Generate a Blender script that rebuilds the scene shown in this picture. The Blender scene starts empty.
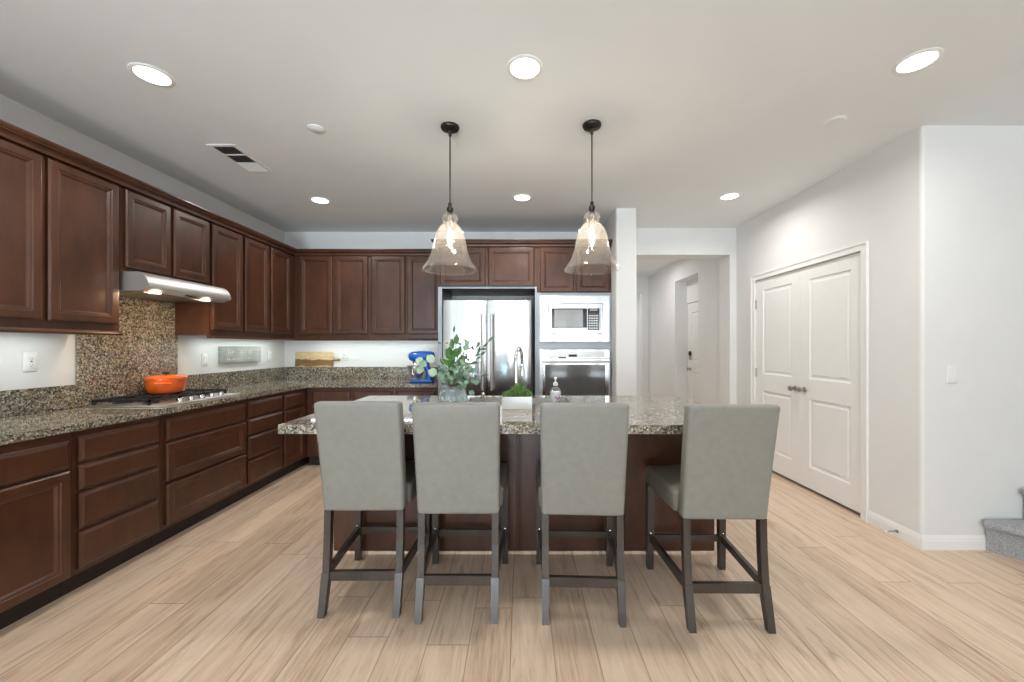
import bpy, bmesh, math, random
from mathutils import Vector, Matrix, Euler
R = math.radians
PI = math.pi
SC = bpy.context.scene
COL = SC.collection

# ------------------------------------------------------------------ camera, world, exposure, daylight
CAM_H = 1.31
FPX = 395.0
cd = bpy.data.cameras.new('camera')
cam = bpy.data.objects.new('camera', cd)
COL.objects.link(cam)
cam.location = (0, 0, CAM_H)
cam.rotation_euler = (R(90), 0, 0)
cd.sensor_fit = 'HORIZONTAL'
cd.sensor_width = 36.0
cd.lens = 36.0 * FPX / 1024
cd.shift_x = -9.0 / 1024
cd.shift_y = 6.0 / 1024
cd.clip_start = 0.05
SC.camera = cam

w = bpy.data.worlds.new('daylight')
SC.world = w
w.use_nodes = True
w.node_tree.nodes['Background'].inputs[0].default_value = (0.80, 0.90, 1.0, 1)
w.node_tree.nodes['Background'].inputs[1].default_value = 1.0

vs = SC.view_settings
SC.display_settings.display_device = 'sRGB'
vs.view_transform = 'Standard'
vs.look = 'None'
vs.gamma = 1.0
vs.use_curve_mapping = False
vs.exposure = 0.13
SC.cycles.use_denoising = True
SC.cycles.max_bounces = 10
SC.cycles.diffuse_bounces = 6
SC.cycles.glossy_bounces = 4
SC.cycles.transparent_max_bounces = 16
SC.cycles.sample_clamp_indirect = 6.0
SC.cycles.caustics_reflective = False
SC.cycles.caustics_refractive = False


def area_light(name, loc, rot, sx, sy, power, color=(1, 1, 1), parent=None, shape='RECTANGLE', spread=180):
    l = bpy.data.lights.new(name, 'AREA')
    l.shape = shape
    l.size = sx
    if shape in ('RECTANGLE', 'ELLIPSE'):
        l.size_y = sy
    l.energy = power
    l.color = color
    l.spread = R(spread)
    o = bpy.data.objects.new(name, l)
    o.location = loc
    o.rotation_euler = rot
    COL.objects.link(o)
    if parent is not None:
        o.parent = parent
    return o


REAR = -4.6
WIN, UPLIGHT = 0.30, 3.2
WINDOWS = [(-2.05, -1.20, 0.06, 2.45, 110), (-.90, -.20, 0.06, 2.45, 95), (.92, 1.56, 0.70, 2.45, 60), (1.66, 2.12, 0.70, 2.45, 40), (2.22, 2.90, 0.70, 2.45, 60)]
for i, (x0, x1, z0, z1, pw) in enumerate(WINDOWS):
    area_light('daylight', ((x0 + x1) / 2, REAR - 0.25, (z0 + z1) / 2), (R(90), 0, 0), x1 - x0, z1 - z0, pw * WIN, (0.86, 0.94, 1.0))
    # added uplight, unseen outside each window, to brighten the ceiling
    area_light('added_uplight', ((x0 + x1) / 2, REAR - 1.3, .15), (R(140), 0, 0), x1 - x0, 1.6, pw * UPLIGHT, (0.74, 0.88, 1.0))


def P(px, py, Y):
    return Vector(((px - 521) * Y / FPX, Y, CAM_H - (py - 347) * Y / FPX))


# ------------------------------------------------------------------ materials
def new_mat(name):
    m = bpy.data.materials.new(name)
    m.use_nodes = True
    nt = m.node_tree
    return m, nt, nt.nodes['Principled BSDF']


def node(nt, typ, **kw):
    n = nt.nodes.new(typ)
    for k, v in kw.items():
        if k in n.inputs:
            n.inputs[k].default_value = v
        else:
            setattr(n, k, v)
    return n


def L(nt, a, b):
    nt.links.new(a, b)


def math_n(nt, op, a, b=None):
    n = nt.nodes.new('ShaderNodeMath')
    n.operation = op
    for i, v in enumerate((a, b)):
        if v is None:
            continue
        if isinstance(v, (int, float)):
            n.inputs[i].default_value = v
        else:
            nt.links.new(v, n.inputs[i])
    return n.outputs[0]


def ramp(nt, fac, stops, interp='LINEAR'):
    r = nt.nodes.new('ShaderNodeValToRGB')
    r.color_ramp.interpolation = interp
    el = r.color_ramp.elements
    while len(el) < len(stops):
        el.new(0.5)
    for e, (p, c) in zip(el, stops):
        e.position = p
        e.color = (c[0], c[1], c[2], 1)
    nt.links.new(fac, r.inputs[0])
    return r.outputs[0]


def coords(nt, scale=(1, 1, 1), rot=(0, 0, 0), loc=(0, 0, 0)):
    t = nt.nodes.new('ShaderNodeTexCoord')
    m = nt.nodes.new('ShaderNodeMapping')
    m.inputs['Scale'].default_value = scale
    m.inputs['Rotation'].default_value = rot
    m.inputs['Location'].default_value = loc
    nt.links.new(t.outputs['Object'], m.inputs['Vector'])
    return m.outputs[0]


def noise(nt, vec, scale, detail=3, rough=0.5, dist=0.0):
    n = nt.nodes.new('ShaderNodeTexNoise')
    n.inputs['Scale'].default_value = scale
    n.inputs['Detail'].default_value = detail
    n.inputs['Roughness'].default_value = rough
    n.inputs['Distortion'].default_value = dist
    nt.links.new(vec, n.inputs['Vector'])
    return n.outputs['Fac']


def bump(nt, bsdf, height, strength=0.2, dist=0.002):
    b = nt.nodes.new('ShaderNodeBump')
    b.inputs['Strength'].default_value = strength
    b.inputs['Distance'].default_value = dist
    nt.links.new(height, b.inputs['Height'])
    nt.links.new(b.outputs[0], bsdf.inputs['Normal'])


def plain(name, col, rough=0.5, metal=0.0, var=0.06, scale=12, bmp=0.0, coat=0.0, spec=0.5, bscale=150):
    m, nt, b = new_mat(name)
    v = coords(nt)
    f = noise(nt, v, scale, 3)
    c = ramp(nt, f, [(0.3, [x * (1 - var) for x in col]), (0.7, [min(1, x * (1 + var)) for x in col])])
    L(nt, c, b.inputs['Base Color'])
    b.inputs['Roughness'].default_value = rough
    b.inputs['Metallic'].default_value = metal
    b.inputs['Coat Weight'].default_value = coat
    b.inputs['Coat Roughness'].default_value = 0.15
    b.inputs['Specular IOR Level'].default_value = spec
    if bmp:
        bump(nt, b, noise(nt, v, bscale, 2), bmp)
    return m


def emit(name, col, strength, base=(0.9, 0.9, 0.9)):
    m, nt, b = new_mat(name)
    b.inputs['Base Color'].default_value = (*base, 1)
    b.inputs['Emission Color'].default_value = (*col, 1)
    b.inputs['Emission Strength'].default_value = strength
    return m


def wood_mat(name, dark, light, stretch=(7, 7, 1.6), rough=0.36, coat=0.12, coat_rough=0.14):
    m, nt, b = new_mat(name)
    v = coords(nt, stretch)
    f1 = noise(nt, v, 4, 5, 0.6, 0.4)
    v2 = coords(nt, (2, 2, 1.1))
    f2 = noise(nt, v2, 3, 2)
    mix = math_n(nt, 'ADD', math_n(nt, 'MULTIPLY', f1, 0.35), math_n(nt, 'MULTIPLY', f2, 0.65))
    L(nt, ramp(nt, mix, [(0.33, dark), (0.68, light)]), b.inputs['Base Color'])
    b.inputs['Roughness'].default_value = rough
    b.inputs['Coat Weight'].default_value = coat
    b.inputs['Coat Roughness'].default_value = coat_rough
    bump(nt, b, f1, 0.08, 0.001)
    return m


def granite_mat(name, tint=(1.28, 1.27, 1.22), rough=0.05):
    m, nt, b = new_mat(name)
    v = coords(nt)
    warp = nt.nodes.new('ShaderNodeTexNoise')
    warp.inputs['Scale'].default_value = 60
    L(nt, v, warp.inputs['Vector'])
    mixv = nt.nodes.new('ShaderNodeVectorMath')
    mixv.operation = 'MULTIPLY_ADD'
    L(nt, warp.outputs['Color'], mixv.inputs[0])
    mixv.inputs[1].default_value = (0.010, 0.010, 0.010)
    L(nt, v, mixv.inputs[2])
    vo = nt.nodes.new('ShaderNodeTexVoronoi')
    vo.inputs['Scale'].default_value = 125
    L(nt, mixv.outputs[0], vo.inputs['Vector'])
    sep = nt.nodes.new('ShaderNodeSeparateColor')
    L(nt, vo.outputs['Color'], sep.inputs[0])
    t = tint
    def c(r, g, bb): return (r * t[0], g * t[1], bb * t[2])
    col = ramp(nt, sep.outputs[0], [(0.0, c(.045, .042, .038)), (0.16, c(.105, .097, .084)), (0.38, c(.185, .150, .110)), (0.60, c(.255, .235, .195)), (0.86, c(.40, .385, .345))], 'CONSTANT')
    vo2 = nt.nodes.new('ShaderNodeTexVoronoi')
    vo2.inputs['Scale'].default_value = 68
    L(nt, mixv.outputs[0], vo2.inputs['Vector'])
    sp2 = nt.nodes.new('ShaderNodeSeparateColor')
    L(nt, vo2.outputs['Color'], sp2.inputs[0])
    col2 = ramp(nt, sp2.outputs[1], [(0.0, c(.05, .045, .04)), (0.4, c(.21, .15, .095)), (0.75, c(.36, .33, .28))], 'CONSTANT')
    pick = ramp(nt, sp2.outputs[0], [(0.0, (0, 0, 0)), (0.74, (0.85, 0.85, 0.85))], 'CONSTANT')
    m0 = nt.nodes.new('ShaderNodeMix')
    m0.data_type = 'RGBA'
    L(nt, pick, m0.inputs[0])
    L(nt, col, m0.inputs[6])
    L(nt, col2, m0.inputs[7])
    col = m0.outputs[2]
    big = noise(nt, v, 9, 3)
    g = ramp(nt, big, [(0.35, (0.82, 0.82, 0.82)), (0.7, (1.1, 1.08, 1.02))])
    mm = nt.nodes.new('ShaderNodeMix')
    mm.data_type = 'RGBA'
    mm.blend_type = 'MULTIPLY'
    mm.inputs[0].default_value = 1
    L(nt, col, mm.inputs[6])
    L(nt, g, mm.inputs[7])
    L(nt, mm.outputs[2], b.inputs['Base Color'])
    b.inputs['Roughness'].default_value = rough
    b.inputs['Specular IOR Level'].default_value = 0.75
    return m


def floor_mat():
    m, nt, b = new_mat('oak_planks')
    tc = nt.nodes.new('ShaderNodeTexCoord')
    sp = nt.nodes.new('ShaderNodeSeparateXYZ')
    L(nt, tc.outputs['Object'], sp.inputs[0])
    X, Y = sp.outputs[0], sp.outputs[1]
    W, LN = 0.185, 2.1
    xr = math_n(nt, 'DIVIDE', math_n(nt, 'ADD', X, 20 * W + 0.044), W)
    row = math_n(nt, 'FLOOR', xr)
    xf = math_n(nt, 'FRACT', xr)
    wn = nt.nodes.new('ShaderNodeTexWhiteNoise')
    wn.noise_dimensions = '1D'
    L(nt, row, wn.inputs['W'])
    yr = math_n(nt, 'ADD', math_n(nt, 'DIVIDE', Y, LN), math_n(nt, 'ADD', math_n(nt, 'MULTIPLY', wn.outputs['Value'], 7.3), 30))
    colm = math_n(nt, 'FLOOR', yr)
    yf = math_n(nt, 'FRACT', yr)
    cmb = nt.nodes.new('ShaderNodeCombineXYZ')
    L(nt, row, cmb.inputs[0])
    L(nt, colm, cmb.inputs[1])
    w2 = nt.nodes.new('ShaderNodeTexWhiteNoise')
    w2.noise_dimensions = '2D'
    L(nt, cmb.outputs[0], w2.inputs['Vector'])
    # grain: stretched noise, moved per plank
    gv = nt.nodes.new('ShaderNodeCombineXYZ')
    L(nt, math_n(nt, 'MULTIPLY', X, 20), gv.inputs[0])
    L(nt, math_n(nt, 'ADD', math_n(nt, 'MULTIPLY', Y, 1.4), math_n(nt, 'MULTIPLY', w2.outputs['Value'], 37)), gv.inputs[1])
    L(nt, math_n(nt, 'MULTIPLY', w2.outputs['Value'], 91), gv.inputs[2])
    g1 = noise(nt, gv.outputs[0], 1.6, 6, 0.62, 0.9)
    gv2 = nt.nodes.new('ShaderNodeCombineXYZ')
    L(nt, math_n(nt, 'MULTIPLY', X, 13), gv2.inputs[0])
    L(nt, math_n(nt, 'ADD', math_n(nt, 'MULTIPLY', Y, 1.6), math_n(nt, 'MULTIPLY', w2.outputs['Value'], 53)), gv2.inputs[1])
    L(nt, math_n(nt, 'MULTIPLY', w2.outputs['Value'], 17), gv2.inputs[2])
    g2 = noise(nt, gv2.outputs[0], 1.1, 5, 0.62, 1.2)
    g3 = noise(nt, gv.outputs[0], 6.0, 3, 0.6, 0.2)
    mix = math_n(nt, 'ADD', math_n(nt, 'MULTIPLY', g1, 0.66), math_n(nt, 'ADD', math_n(nt, 'MULTIPLY', g3, 0.22), math_n(nt, 'MULTIPLY', w2.outputs['Value'], 0.14)))
    col = ramp(nt, mix, [(0.28, FL[0]), (0.42, FL[1]), (0.54, FL[2]), (0.70, FL[3])])
    # dark mineral streaks and knots
    kn = ramp(nt, g2, [(0.56, (1, 1, 1)), (0.72, (0.66, 0.60, 0.55))])
    mk = nt.nodes.new('ShaderNodeMix')
    mk.data_type = 'RGBA'
    mk.blend_type = 'MULTIPLY'
    mk.inputs[0].default_value = 0.95
    L(nt, col, mk.inputs[6])
    L(nt, kn, mk.inputs[7])
    ex = math_n(nt, 'MULTIPLY', math_n(nt, 'MINIMUM', xf, math_n(nt, 'SUBTRACT', 1.0, xf)), W)
    ey = math_n(nt, 'MULTIPLY', math_n(nt, 'MINIMUM', yf, math_n(nt, 'SUBTRACT', 1.0, yf)), LN)
    e = math_n(nt, 'MINIMUM', ex, ey)
    seam = ramp(nt, e, [(0.0, (0.50, 0.45, 0.40)), (0.0022, (1, 1, 1))])
    ms = nt.nodes.new('ShaderNodeMix')
    ms.data_type = 'RGBA'
    ms.blend_type = 'MULTIPLY'
    ms.inputs[0].default_value = 1
    L(nt, mk.outputs[2], ms.inputs[6])
    L(nt, seam, ms.inputs[7])
    L(nt, ms.outputs[2], b.inputs['Base Color'])
    b.inputs['Roughness'].default_value = 0.42
    bump(nt, b, g1, 0.06, 0.001)
    return m


def glass_mat(name, tint=(1, 1, 1), edge=0.25, gloss=0.12, rough=0.03, milky=0.0, mcol=(1, .93, .84)):
    """clear thin glass: see-through face on, reflecting more towards grazing angles"""
    m = bpy.data.materials.new(name)
    m.use_nodes = True
    nt = m.node_tree
    nt.nodes.clear()
    out = nt.nodes.new('ShaderNodeOutputMaterial')
    tr = nt.nodes.new('ShaderNodeBsdfTransparent')
    tr.inputs[0].default_value = (*tint, 1)
    gl = nt.nodes.new('ShaderNodeBsdfGlossy')
    gl.inputs['Roughness'].default_value = rough
    gl.inputs['Color'].default_value = (1, 1, 1, 1)
    lw = nt.nodes.new('ShaderNodeLayerWeight')
    lw.inputs['Blend'].default_value = edge
    f = math_n(nt, 'ADD', math_n(nt, 'MULTIPLY', lw.outputs['Facing'], 0.6), gloss)
    mx = nt.nodes.new('ShaderNodeMixShader')
    L(nt, f, mx.inputs[0])
    L(nt, tr.outputs[0], mx.inputs[1])
    L(nt, gl.outputs[0], mx.inputs[2])
    if milky:
        ts = nt.nodes.new('ShaderNodeBsdfTranslucent')
        ts.inputs[0].default_value = (*mcol, 1)
        df = nt.nodes.new('ShaderNodeBsdfDiffuse')
        df.inputs[0].default_value = (*mcol, 1)
        m1 = nt.nodes.new('ShaderNodeMixShader')
        L(nt, ts.outputs[0], m1.inputs[1])
        L(nt, df.outputs[0], m1.inputs[2])
        m2 = nt.nodes.new('ShaderNodeMixShader')
        m2.inputs[0].default_value = milky
        L(nt, mx.outputs[0], m2.inputs[1])
        L(nt, m1.outputs[0], m2.inputs[2])
        mx = m2
    L(nt, mx.outputs[0], out.inputs[0])
    return m


def steel_mat(name, col=(0.62, 0.62, 0.62), rough=0.22, stretch=(1, 1, 60), wob=0.0):
    m, nt, b = new_mat(name)
    v = coords(nt, stretch)
    f = noise(nt, v, 6, 3)
    L(nt, ramp(nt, f, [(0.3, [x * 0.93 for x in col]), (0.7, [min(1, x * 1.05) for x in col])]), b.inputs['Base Color'])
    b.inputs['Metallic'].default_value = 1.0
    b.inputs['Roughness'].default_value = rough
    if wob:
        v2 = coords(nt, (2.2, 2.2, 0.35))
        bump(nt, b, noise(nt, v2, 2.0, 1), wob, 0.03)
    return m


FL = [(0.39, 0.270, 0.190), (0.60, 0.437, 0.310), (0.70, 0.530, 0.390), (0.77, 0.608, 0.462)]
M = {}
M['wall'] = plain('wall_paint', (0.765, 0.765, 0.755), 0.75, 0, 0.012, 4, 0.04, spec=0.3)
M['ceiling'] = plain('ceiling_paint', (0.80, 0.82, 0.825), 0.85, 0, 0.012, 3, 0.05, spec=0.2)
M['trim'] = plain('white_trim', (0.84, 0.84, 0.82), 0.35, 0, 0.01)
M['door'] = plain('white_door', (0.82, 0.82, 0.80), 0.4, 0, 0.01)
M['floor'] = floor_mat()
M['wood'] = wood_mat('cherry_stain', (0.046, 0.0160, 0.0066), (0.096, 0.0350, 0.0155))
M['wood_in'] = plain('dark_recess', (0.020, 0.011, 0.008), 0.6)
M['granite'] = granite_mat('speckled_granite')
M['leather'] = plain('grey_leather', (0.235, 0.228, 0.200), 0.45, 0, 0.05, 26, 0.12, spec=0.4, bscale=260)
M['seat'] = plain('taupe_leather', (0.19, 0.172, 0.14), 0.42, 0, 0.05, 26, 0.12, spec=0.4, bscale=260)
M['leg'] = wood_mat('espresso_leg', (0.030, 0.023, 0.017), (0.066, 0.051, 0.039), (20, 20, 2), 0.35, 0.15)
M['steel'] = steel_mat('stainless_steel', (0.62, 0.62, 0.62), 0.17, (1, 1, 50), 0.45)
M['hood'] = steel_mat('hood_steel', (0.62, 0.605, 0.575), 0.48, (1, 1, 60))
M['steel_h'] = steel_mat('brushed_steel', (0.68, 0.665, 0.64), 0.36, (1, 1, 60))
M['chrome'] = steel_mat('chrome', (0.80, 0.80, 0.80), 0.08, (1, 1, 1))
M['nickel'] = steel_mat('satin_nickel', (0.42, 0.41, 0.39), 0.28, (1, 1, 1))
M['black'] = plain('black_iron', (0.015, 0.015, 0.016), 0.45, 0, 0.2)
M['bronze'] = plain('dark_bronze', (0.030, 0.026, 0.022), 0.4, 0.6, 0.2)
M['black_glass'] = plain('black_glass', (0.018, 0.018, 0.02), 0.06, 0, 0.05)
M['oven_glass'] = plain('smoked_glass', (0.10, 0.10, 0.10), 0.08, 0, 0.05, spec=1.0, coat=1.0)
M['grey_glass'] = plain('grey_window', (0.33, 0.33, 0.33), 0.10, 0, 0.05)
M['plate'] = plain('white_plastic', (0.82, 0.82, 0.80), 0.35, 0, 0.01)
M['slot'] = plain('dark_slot', (0.05, 0.05, 0.05), 0.5)
M['enamel'] = plain('orange_enamel', (0.95, 0.15, 0.014), 0.18, 0, 0.03, coat=0.5)
M['blue'] = plain('blue_enamel', (0.009, 0.145, 0.62), 0.20, 0, 0.05, coat=0.5)
M['ceramic'] = plain('white_ceramic', (0.83, 0.83, 0.83), 0.25, 0, 0.01)
M['glass'] = glass_mat('pendant_glass', (0.99, 0.97, 0.945), 0.18, 0.02, .03, .03)
M['clear'] = glass_mat('clear_glass', (0.95, 0.98, 0.98), 0.3, 0.06)
M['vase'] = glass_mat('pale_blue_glass', (0.88, 0.95, 0.97), 0.3, 0.08, .03, .16, (.86, .95, .97))
M['bulb'] = emit('bulb_glow', (1.0, 0.80, 0.56), 16.0)
M['lens'] = emit('downlight_lens', (1.0, 0.98, 0.94), 6.0)
M['hoodlens'] = emit('hood_lamp', (1.0, 0.86, 0.66), 6.0)
M['led'] = emit('under_cabinet_led', (0.93, 1.0, 0.97), 4.0)
M['board'] = None
M['leaf_a'] = plain('eucalyptus_leaf', (0.20, 0.31, 0.21), 0.5, 0, 0.45, 30)
M['leaf_b'] = plain('ficus_leaf', (0.06, 0.17, 0.03), 0.35, 0, 0.4, 30)
M['leaf_c'] = plain('olive_leaf', (0.075, 0.125, 0.065), 0.5, 0, 0.2, 25)
M['leaf_p'] = plain('pale_leaf', (0.40, 0.52, 0.37), 0.5, 0, 0.1, 25)
M['moss'] = plain('moss_green', (0.15, 0.27, 0.075), 0.7, 0, 0.45, 60)
M['soil'] = plain('potting_soil', (0.05, 0.035, 0.02), 0.9, 0, 0.3, 60)
M['stem'] = plain('stem_brown', (0.11, 0.10, 0.05), 0.6)
M['purple'] = plain('purple_print', (0.33, 0.12, 0.33), 0.5, 0, 0.2, 80)
M['soap'] = plain('soap_liquid', (0.78, 0.77, 0.78), 0.2, 0, 0.02)
M['carpet'] = plain('grey_carpet', (0.36, 0.36, 0.37), 0.95, 0, 0.35, 160, 0.9, spec=0.1, bscale=320)
M['signwood'] = wood_mat('weathered_grey_board', (0.20, 0.20, 0.18), (0.50, 0.51, 0.48), (14, 2, 40), 0.8, 0.0)
M['white_paint'] = plain('chalk_paint', (0.80, 0.82, 0.80), 0.8, 0, 0.05)
M['grey_blue'] = plain('grey_blue_strip', (0.42, 0.47, 0.52), 0.3, 0, 0.03)
M['vent_dark'] = plain('vent_shadow', (0.06, 0.06, 0.06), 0.8)


def board_mat():
    m, nt, b = new_mat('two_tone_acacia')
    t = nt.nodes.new('ShaderNodeTexCoord')
    s = nt.nodes.new('ShaderNodeSeparateXYZ')
    L(nt, t.outputs['Object'], s.inputs[0])
    v = coords(nt, (5, 5, 26))
    n = noise(nt, v, 2.2, 4, 0.6, 0.8)
    v2 = coords(nt, (6, 6, 14))
    n2 = noise(nt, v2, 1.3, 2)
    h = math_n(nt, 'ADD', s.outputs[2], math_n(nt, 'MULTIPLY', math_n(nt, 'SUBTRACT', n2, 0.5), 0.06))
    f = math_n(nt, 'MULTIPLY', math_n(nt, 'ADD', h, 0.2), 2.5)
    base = ramp(nt, f, [(0.0, (0.70, 0.53, 0.28)), (0.285, (0.70, 0.53, 0.28)), (0.30, (0.30, 0.16, 0.06)), (0.485, (0.24, 0.125, 0.045)), (0.50, (0.70, 0.53, 0.29)), (0.95, (0.74, 0.58, 0.33))])
    g = ramp(nt, n, [(0.3, (0.65, 0.6, 0.55)), (0.7, (1.1, 1.1, 1.1))])
    mm = nt.nodes.new('ShaderNodeMix')
    mm.data_type = 'RGBA'
    mm.blend_type = 'MULTIPLY'
    mm.inputs[0].default_value = 0.75
    L(nt, base, mm.inputs[6])
    L(nt, g, mm.inputs[7])
    L(nt, mm.outputs[2], b.inputs['Base Color'])
    b.inputs['Roughness'].default_value = 0.5
    return m


M['board'] = board_mat()


# ------------------------------------------------------------------ mesh helpers
def nb():
    return bmesh.new()


def box(bm, x0, x1, y0, y1, z0, z1, r=0.0, seg=2):
    vs_ = [bm.verts.new((x, y, z)) for x in (x0, x1) for y in (y0, y1) for z in (z0, z1)]
    idx = [(0, 1, 3, 2), (4, 6, 7, 5), (0, 4, 5, 1), (2, 3, 7, 6), (0, 2, 6, 4), (1, 5, 7, 3)]
    fs = [bm.faces.new([vs_[i] for i in f]) for f in idx]
    if r > 0:
        es = list({e for f in fs for e in f.edges})
        bmesh.ops.bevel(bm, geom=es, offset=r, segments=seg, affect='EDGES', profile=0.5)
    return vs_


def prism(bm, pts, axis, a0, a1):
    """polygon pts (u,v) extruded along axis: 'x' -> (a,u,v), 'y' -> (u,a,v), 'z' -> (u,v,a)"""
    def mk(u, v, a):
        return {'x': (a, u, v), 'y': (u, a, v), 'z': (u, v, a)}[axis]
    A = [bm.verts.new(mk(u, v, a0)) for u, v in pts]
    B = [bm.verts.new(mk(u, v, a1)) for u, v in pts]
    n = len(pts)
    bm.faces.new(A)
    bm.faces.new(B[::-1])
    for i in range(n):
        bm.faces.new((A[i], A[(i + 1) % n], B[(i + 1) % n], B[i]))


def loop_bridge(bm, a, b):
    n = len(a)
    for i in range(n):
        try:
            bm.faces.new((a[i], a[(i + 1) % n], b[(i + 1) % n], b[i]))
        except ValueError:
            pass


def lathe(bm, prof, c=(0, 0, 0), seg=28, axis='z', sx=1.0, sy=1.0, cap0=True, cap1=True):
    """prof: (radius, height)"""
    rows = []
    for r, h in prof:
        row = []
        for k in range(seg):
            a = 2 * PI * k / seg
            u, v = r * math.cos(a) * sx, r * math.sin(a) * sy
            if axis == 'z':
                p = (c[0] + u, c[1] + v, c[2] + h)
            elif axis == 'y':
                p = (c[0] + u, c[1] + h, c[2] + v)
            else:
                p = (c[0] + h, c[1] + u, c[2] + v)
            row.append(bm.verts.new(p))
        rows.append(row)
    for a, b in zip(rows, rows[1:]):
        loop_bridge(bm, a, b)
    if cap0:
        bm.faces.new(rows[0][::-1])
    if cap1:
        bm.faces.new(rows[-1])


def tube(bm, pts, rad, seg=8, cap=True):
    pts = [Vector(p) for p in pts]
    n = len(pts)
    rads = rad if isinstance(rad, (list, tuple)) else [rad] * n
    t0 = (pts[1] - pts[0]).normalized()
    up = Vector((0, 0, 1)) if abs(t0.z) < 0.9 else Vector((1, 0, 0))
    nrm = t0.cross(up).normalized()
    rows = []
    for i, p in enumerate(pts):
        t = (pts[min(i + 1, n - 1)] - pts[max(i - 1, 0)]).normalized()
        nrm = (nrm - t * nrm.dot(t)).normalized()
        bn = t.cross(nrm)
        rows.append([bm.verts.new(p + (nrm * math.cos(2 * PI * k / seg) + bn * math.sin(2 * PI * k / seg)) * rads[i]) for k in range(seg)])
    for a, b in zip(rows, rows[1:]):
        loop_bridge(bm, a, b)
    if cap:
        bm.faces.new(rows[0][::-1])
        bm.faces.new(rows[-1])


def bar(bm, secs):
    """loft of rectangles; secs: (cx, cy, z, half_w, half_d)"""
    rows = []
    for cx, cy, z, a, d in secs:
        rows.append([bm.verts.new((cx + s * a, cy + t * d, z)) for s, t in ((-1, -1), (1, -1), (1, 1), (-1, 1))])
    for a, b in zip(rows, rows[1:]):
        loop_bridge(bm, a, b)
    bm.faces.new(rows[0][::-1])
    bm.faces.new(rows[-1])


def sweep(bm, path, prof, closed_prof=True):
    """profile (u outward, z) swept along a 2D path with mitred corners; outward is to the side of +90deg*flip"""
    n = len(path)
    nor = []
    for i in range(n - 1):
        d = (Vector(path[i + 1]) - Vector(path[i])).normalized()
        nor.append(Vector((d.y, -d.x)))
    rows = []
    for i in range(n):
        if i == 0:
            m = nor[0]
        elif i == n - 1:
            m = nor[-1]
        else:
            m = nor[i - 1] + nor[i]
            m = m / (m.dot(nor[i]))
        rows.append([bm.verts.new((path[i][0] + m.x * u, path[i][1] + m.y * u, z)) for u, z in prof])
    for a, b in zip(rows, rows[1:]):
        loop_bridge(bm, a, b)
    bm.faces.new(rows[0][::-1])
    bm.faces.new(rows[-1])


def rings(bm, x0, x1, z0, z1, rr, yb=0.0):
    """a front built of nested rectangles; rr: (inset, distance out of the face); the face looks to -y"""
    prev = None
    for ins, out in rr:
        row = [bm.verts.new((x, yb - out, z)) for x, z in ((x0 + ins, z0 + ins), (x1 - ins, z0 + ins), (x1 - ins, z1 - ins), (x0 + ins, z1 - ins))]
        if prev:
            loop_bridge(bm, prev, row)
        else:
            bm.faces.new(row[::-1])
        prev = row
    bm.faces.new(prev)


DOOR_R = [(0, 0), (0, .017), (.007, .024), (.011, .025), (.044, .025), (.049, .0205), (.057, .0195), (.064, .0135), (.068, .0105), (.071, .0105)]
SLAB_R = [(0, 0), (0, .013), (.004, .015), (.017, .024), (.021, .025)]


def obj(name, bm, mat, parent=None, smooth=None, recalc=True):
    if recalc:
        bmesh.ops.recalc_face_normals(bm, faces=bm.faces[:])
    me = bpy.data.meshes.new(name)
    bm.to_mesh(me)
    bm.free()
    if isinstance(mat, (list, tuple)):
        for x in mat:
            me.materials.append(x)
    else:
        me.materials.append(mat)
    if smooth:
        for p in me.polygons:
            p.use_smooth = True
        me.set_sharp_from_angle(angle=R(smooth))
    o = bpy.data.objects.new(name, me)
    COL.objects.link(o)
    if parent is not None:
        o.parent = parent
    return o


def tag(o, label, cat, group=None, kind=None):
    o['label'] = label
    o['category'] = cat
    if group:
        o['group'] = group
    if kind:
        o['kind'] = kind
    return o


def thing(name, label, cat, loc=(0, 0, 0), rz=0.0, group=None):
    o = bpy.data.objects.new(name, None)
    o.empty_display_size = 0.1
    COL.objects.link(o)
    o.location = loc
    o.rotation_euler = (0, 0, rz)
    return tag(o, label, cat, group)


def struct(name, bm, mat, parent=None, smooth=None, label=None, cat=None):
    o = obj(name, bm, mat, parent, smooth)
    if parent is None:
        o['kind'] = 'structure'
    return o


def copy_tree(o, parent=None):
    c = o.copy()
    COL.objects.link(c)
    c.parent = parent
    for ch in list(o.children):
        if ch.type in ('MESH', 'EMPTY', 'LIGHT'):
            copy_tree(ch, c)
    return c


# ------------------------------------------------------------------ room
XL, XR, YB, H = -2.95, 2.60, 4.93, 2.745
COLX0, COLX1, COLY = 0.984, 1.20, 4.09
FARX, HALLY, STAIRY = 5.7, 8.05, 2.56
bm = nb()
box(bm, -3.2, FARX + .2, REAR - .2, 9.6, -.1, 0)
struct('floor', bm, M['floor'])
bm = nb()
box(bm, -3.2, FARX + .2, REAR - .2, 9.6, H, H + .1)
struct('ceiling', bm, M['ceiling'])
bm = nb()
box(bm, XL - .15, XL, REAR, YB + .15, 0, H)
struct('wall_left', bm, M['wall'])
bm = nb()
box(bm, XL, COLX0, YB, YB + .15, 0, H)
struct('wall_back', bm, M['wall'])
bm = nb()
# wing wall beside the oven cabinet, rounded front corners
pts = [(COLX0, HALLY), (COLX0, COLY + .02)]
for k in range(9):
    a = PI + k * PI / 16
    pts.append((COLX0 + .02 + .02 * math.cos(a), COLY + .02 + .02 * math.sin(a)))
for k in range(9):
    a = 1.5 * PI + k * PI / 16
    pts.append((COLX1 - .02 + .02 * math.cos(a), COLY + .02 + .02 * math.sin(a)))
pts += [(COLX1, HALLY)]
prism(bm, pts, 'z', 0, H)
struct('wall_column', bm, M['wall'])
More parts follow.
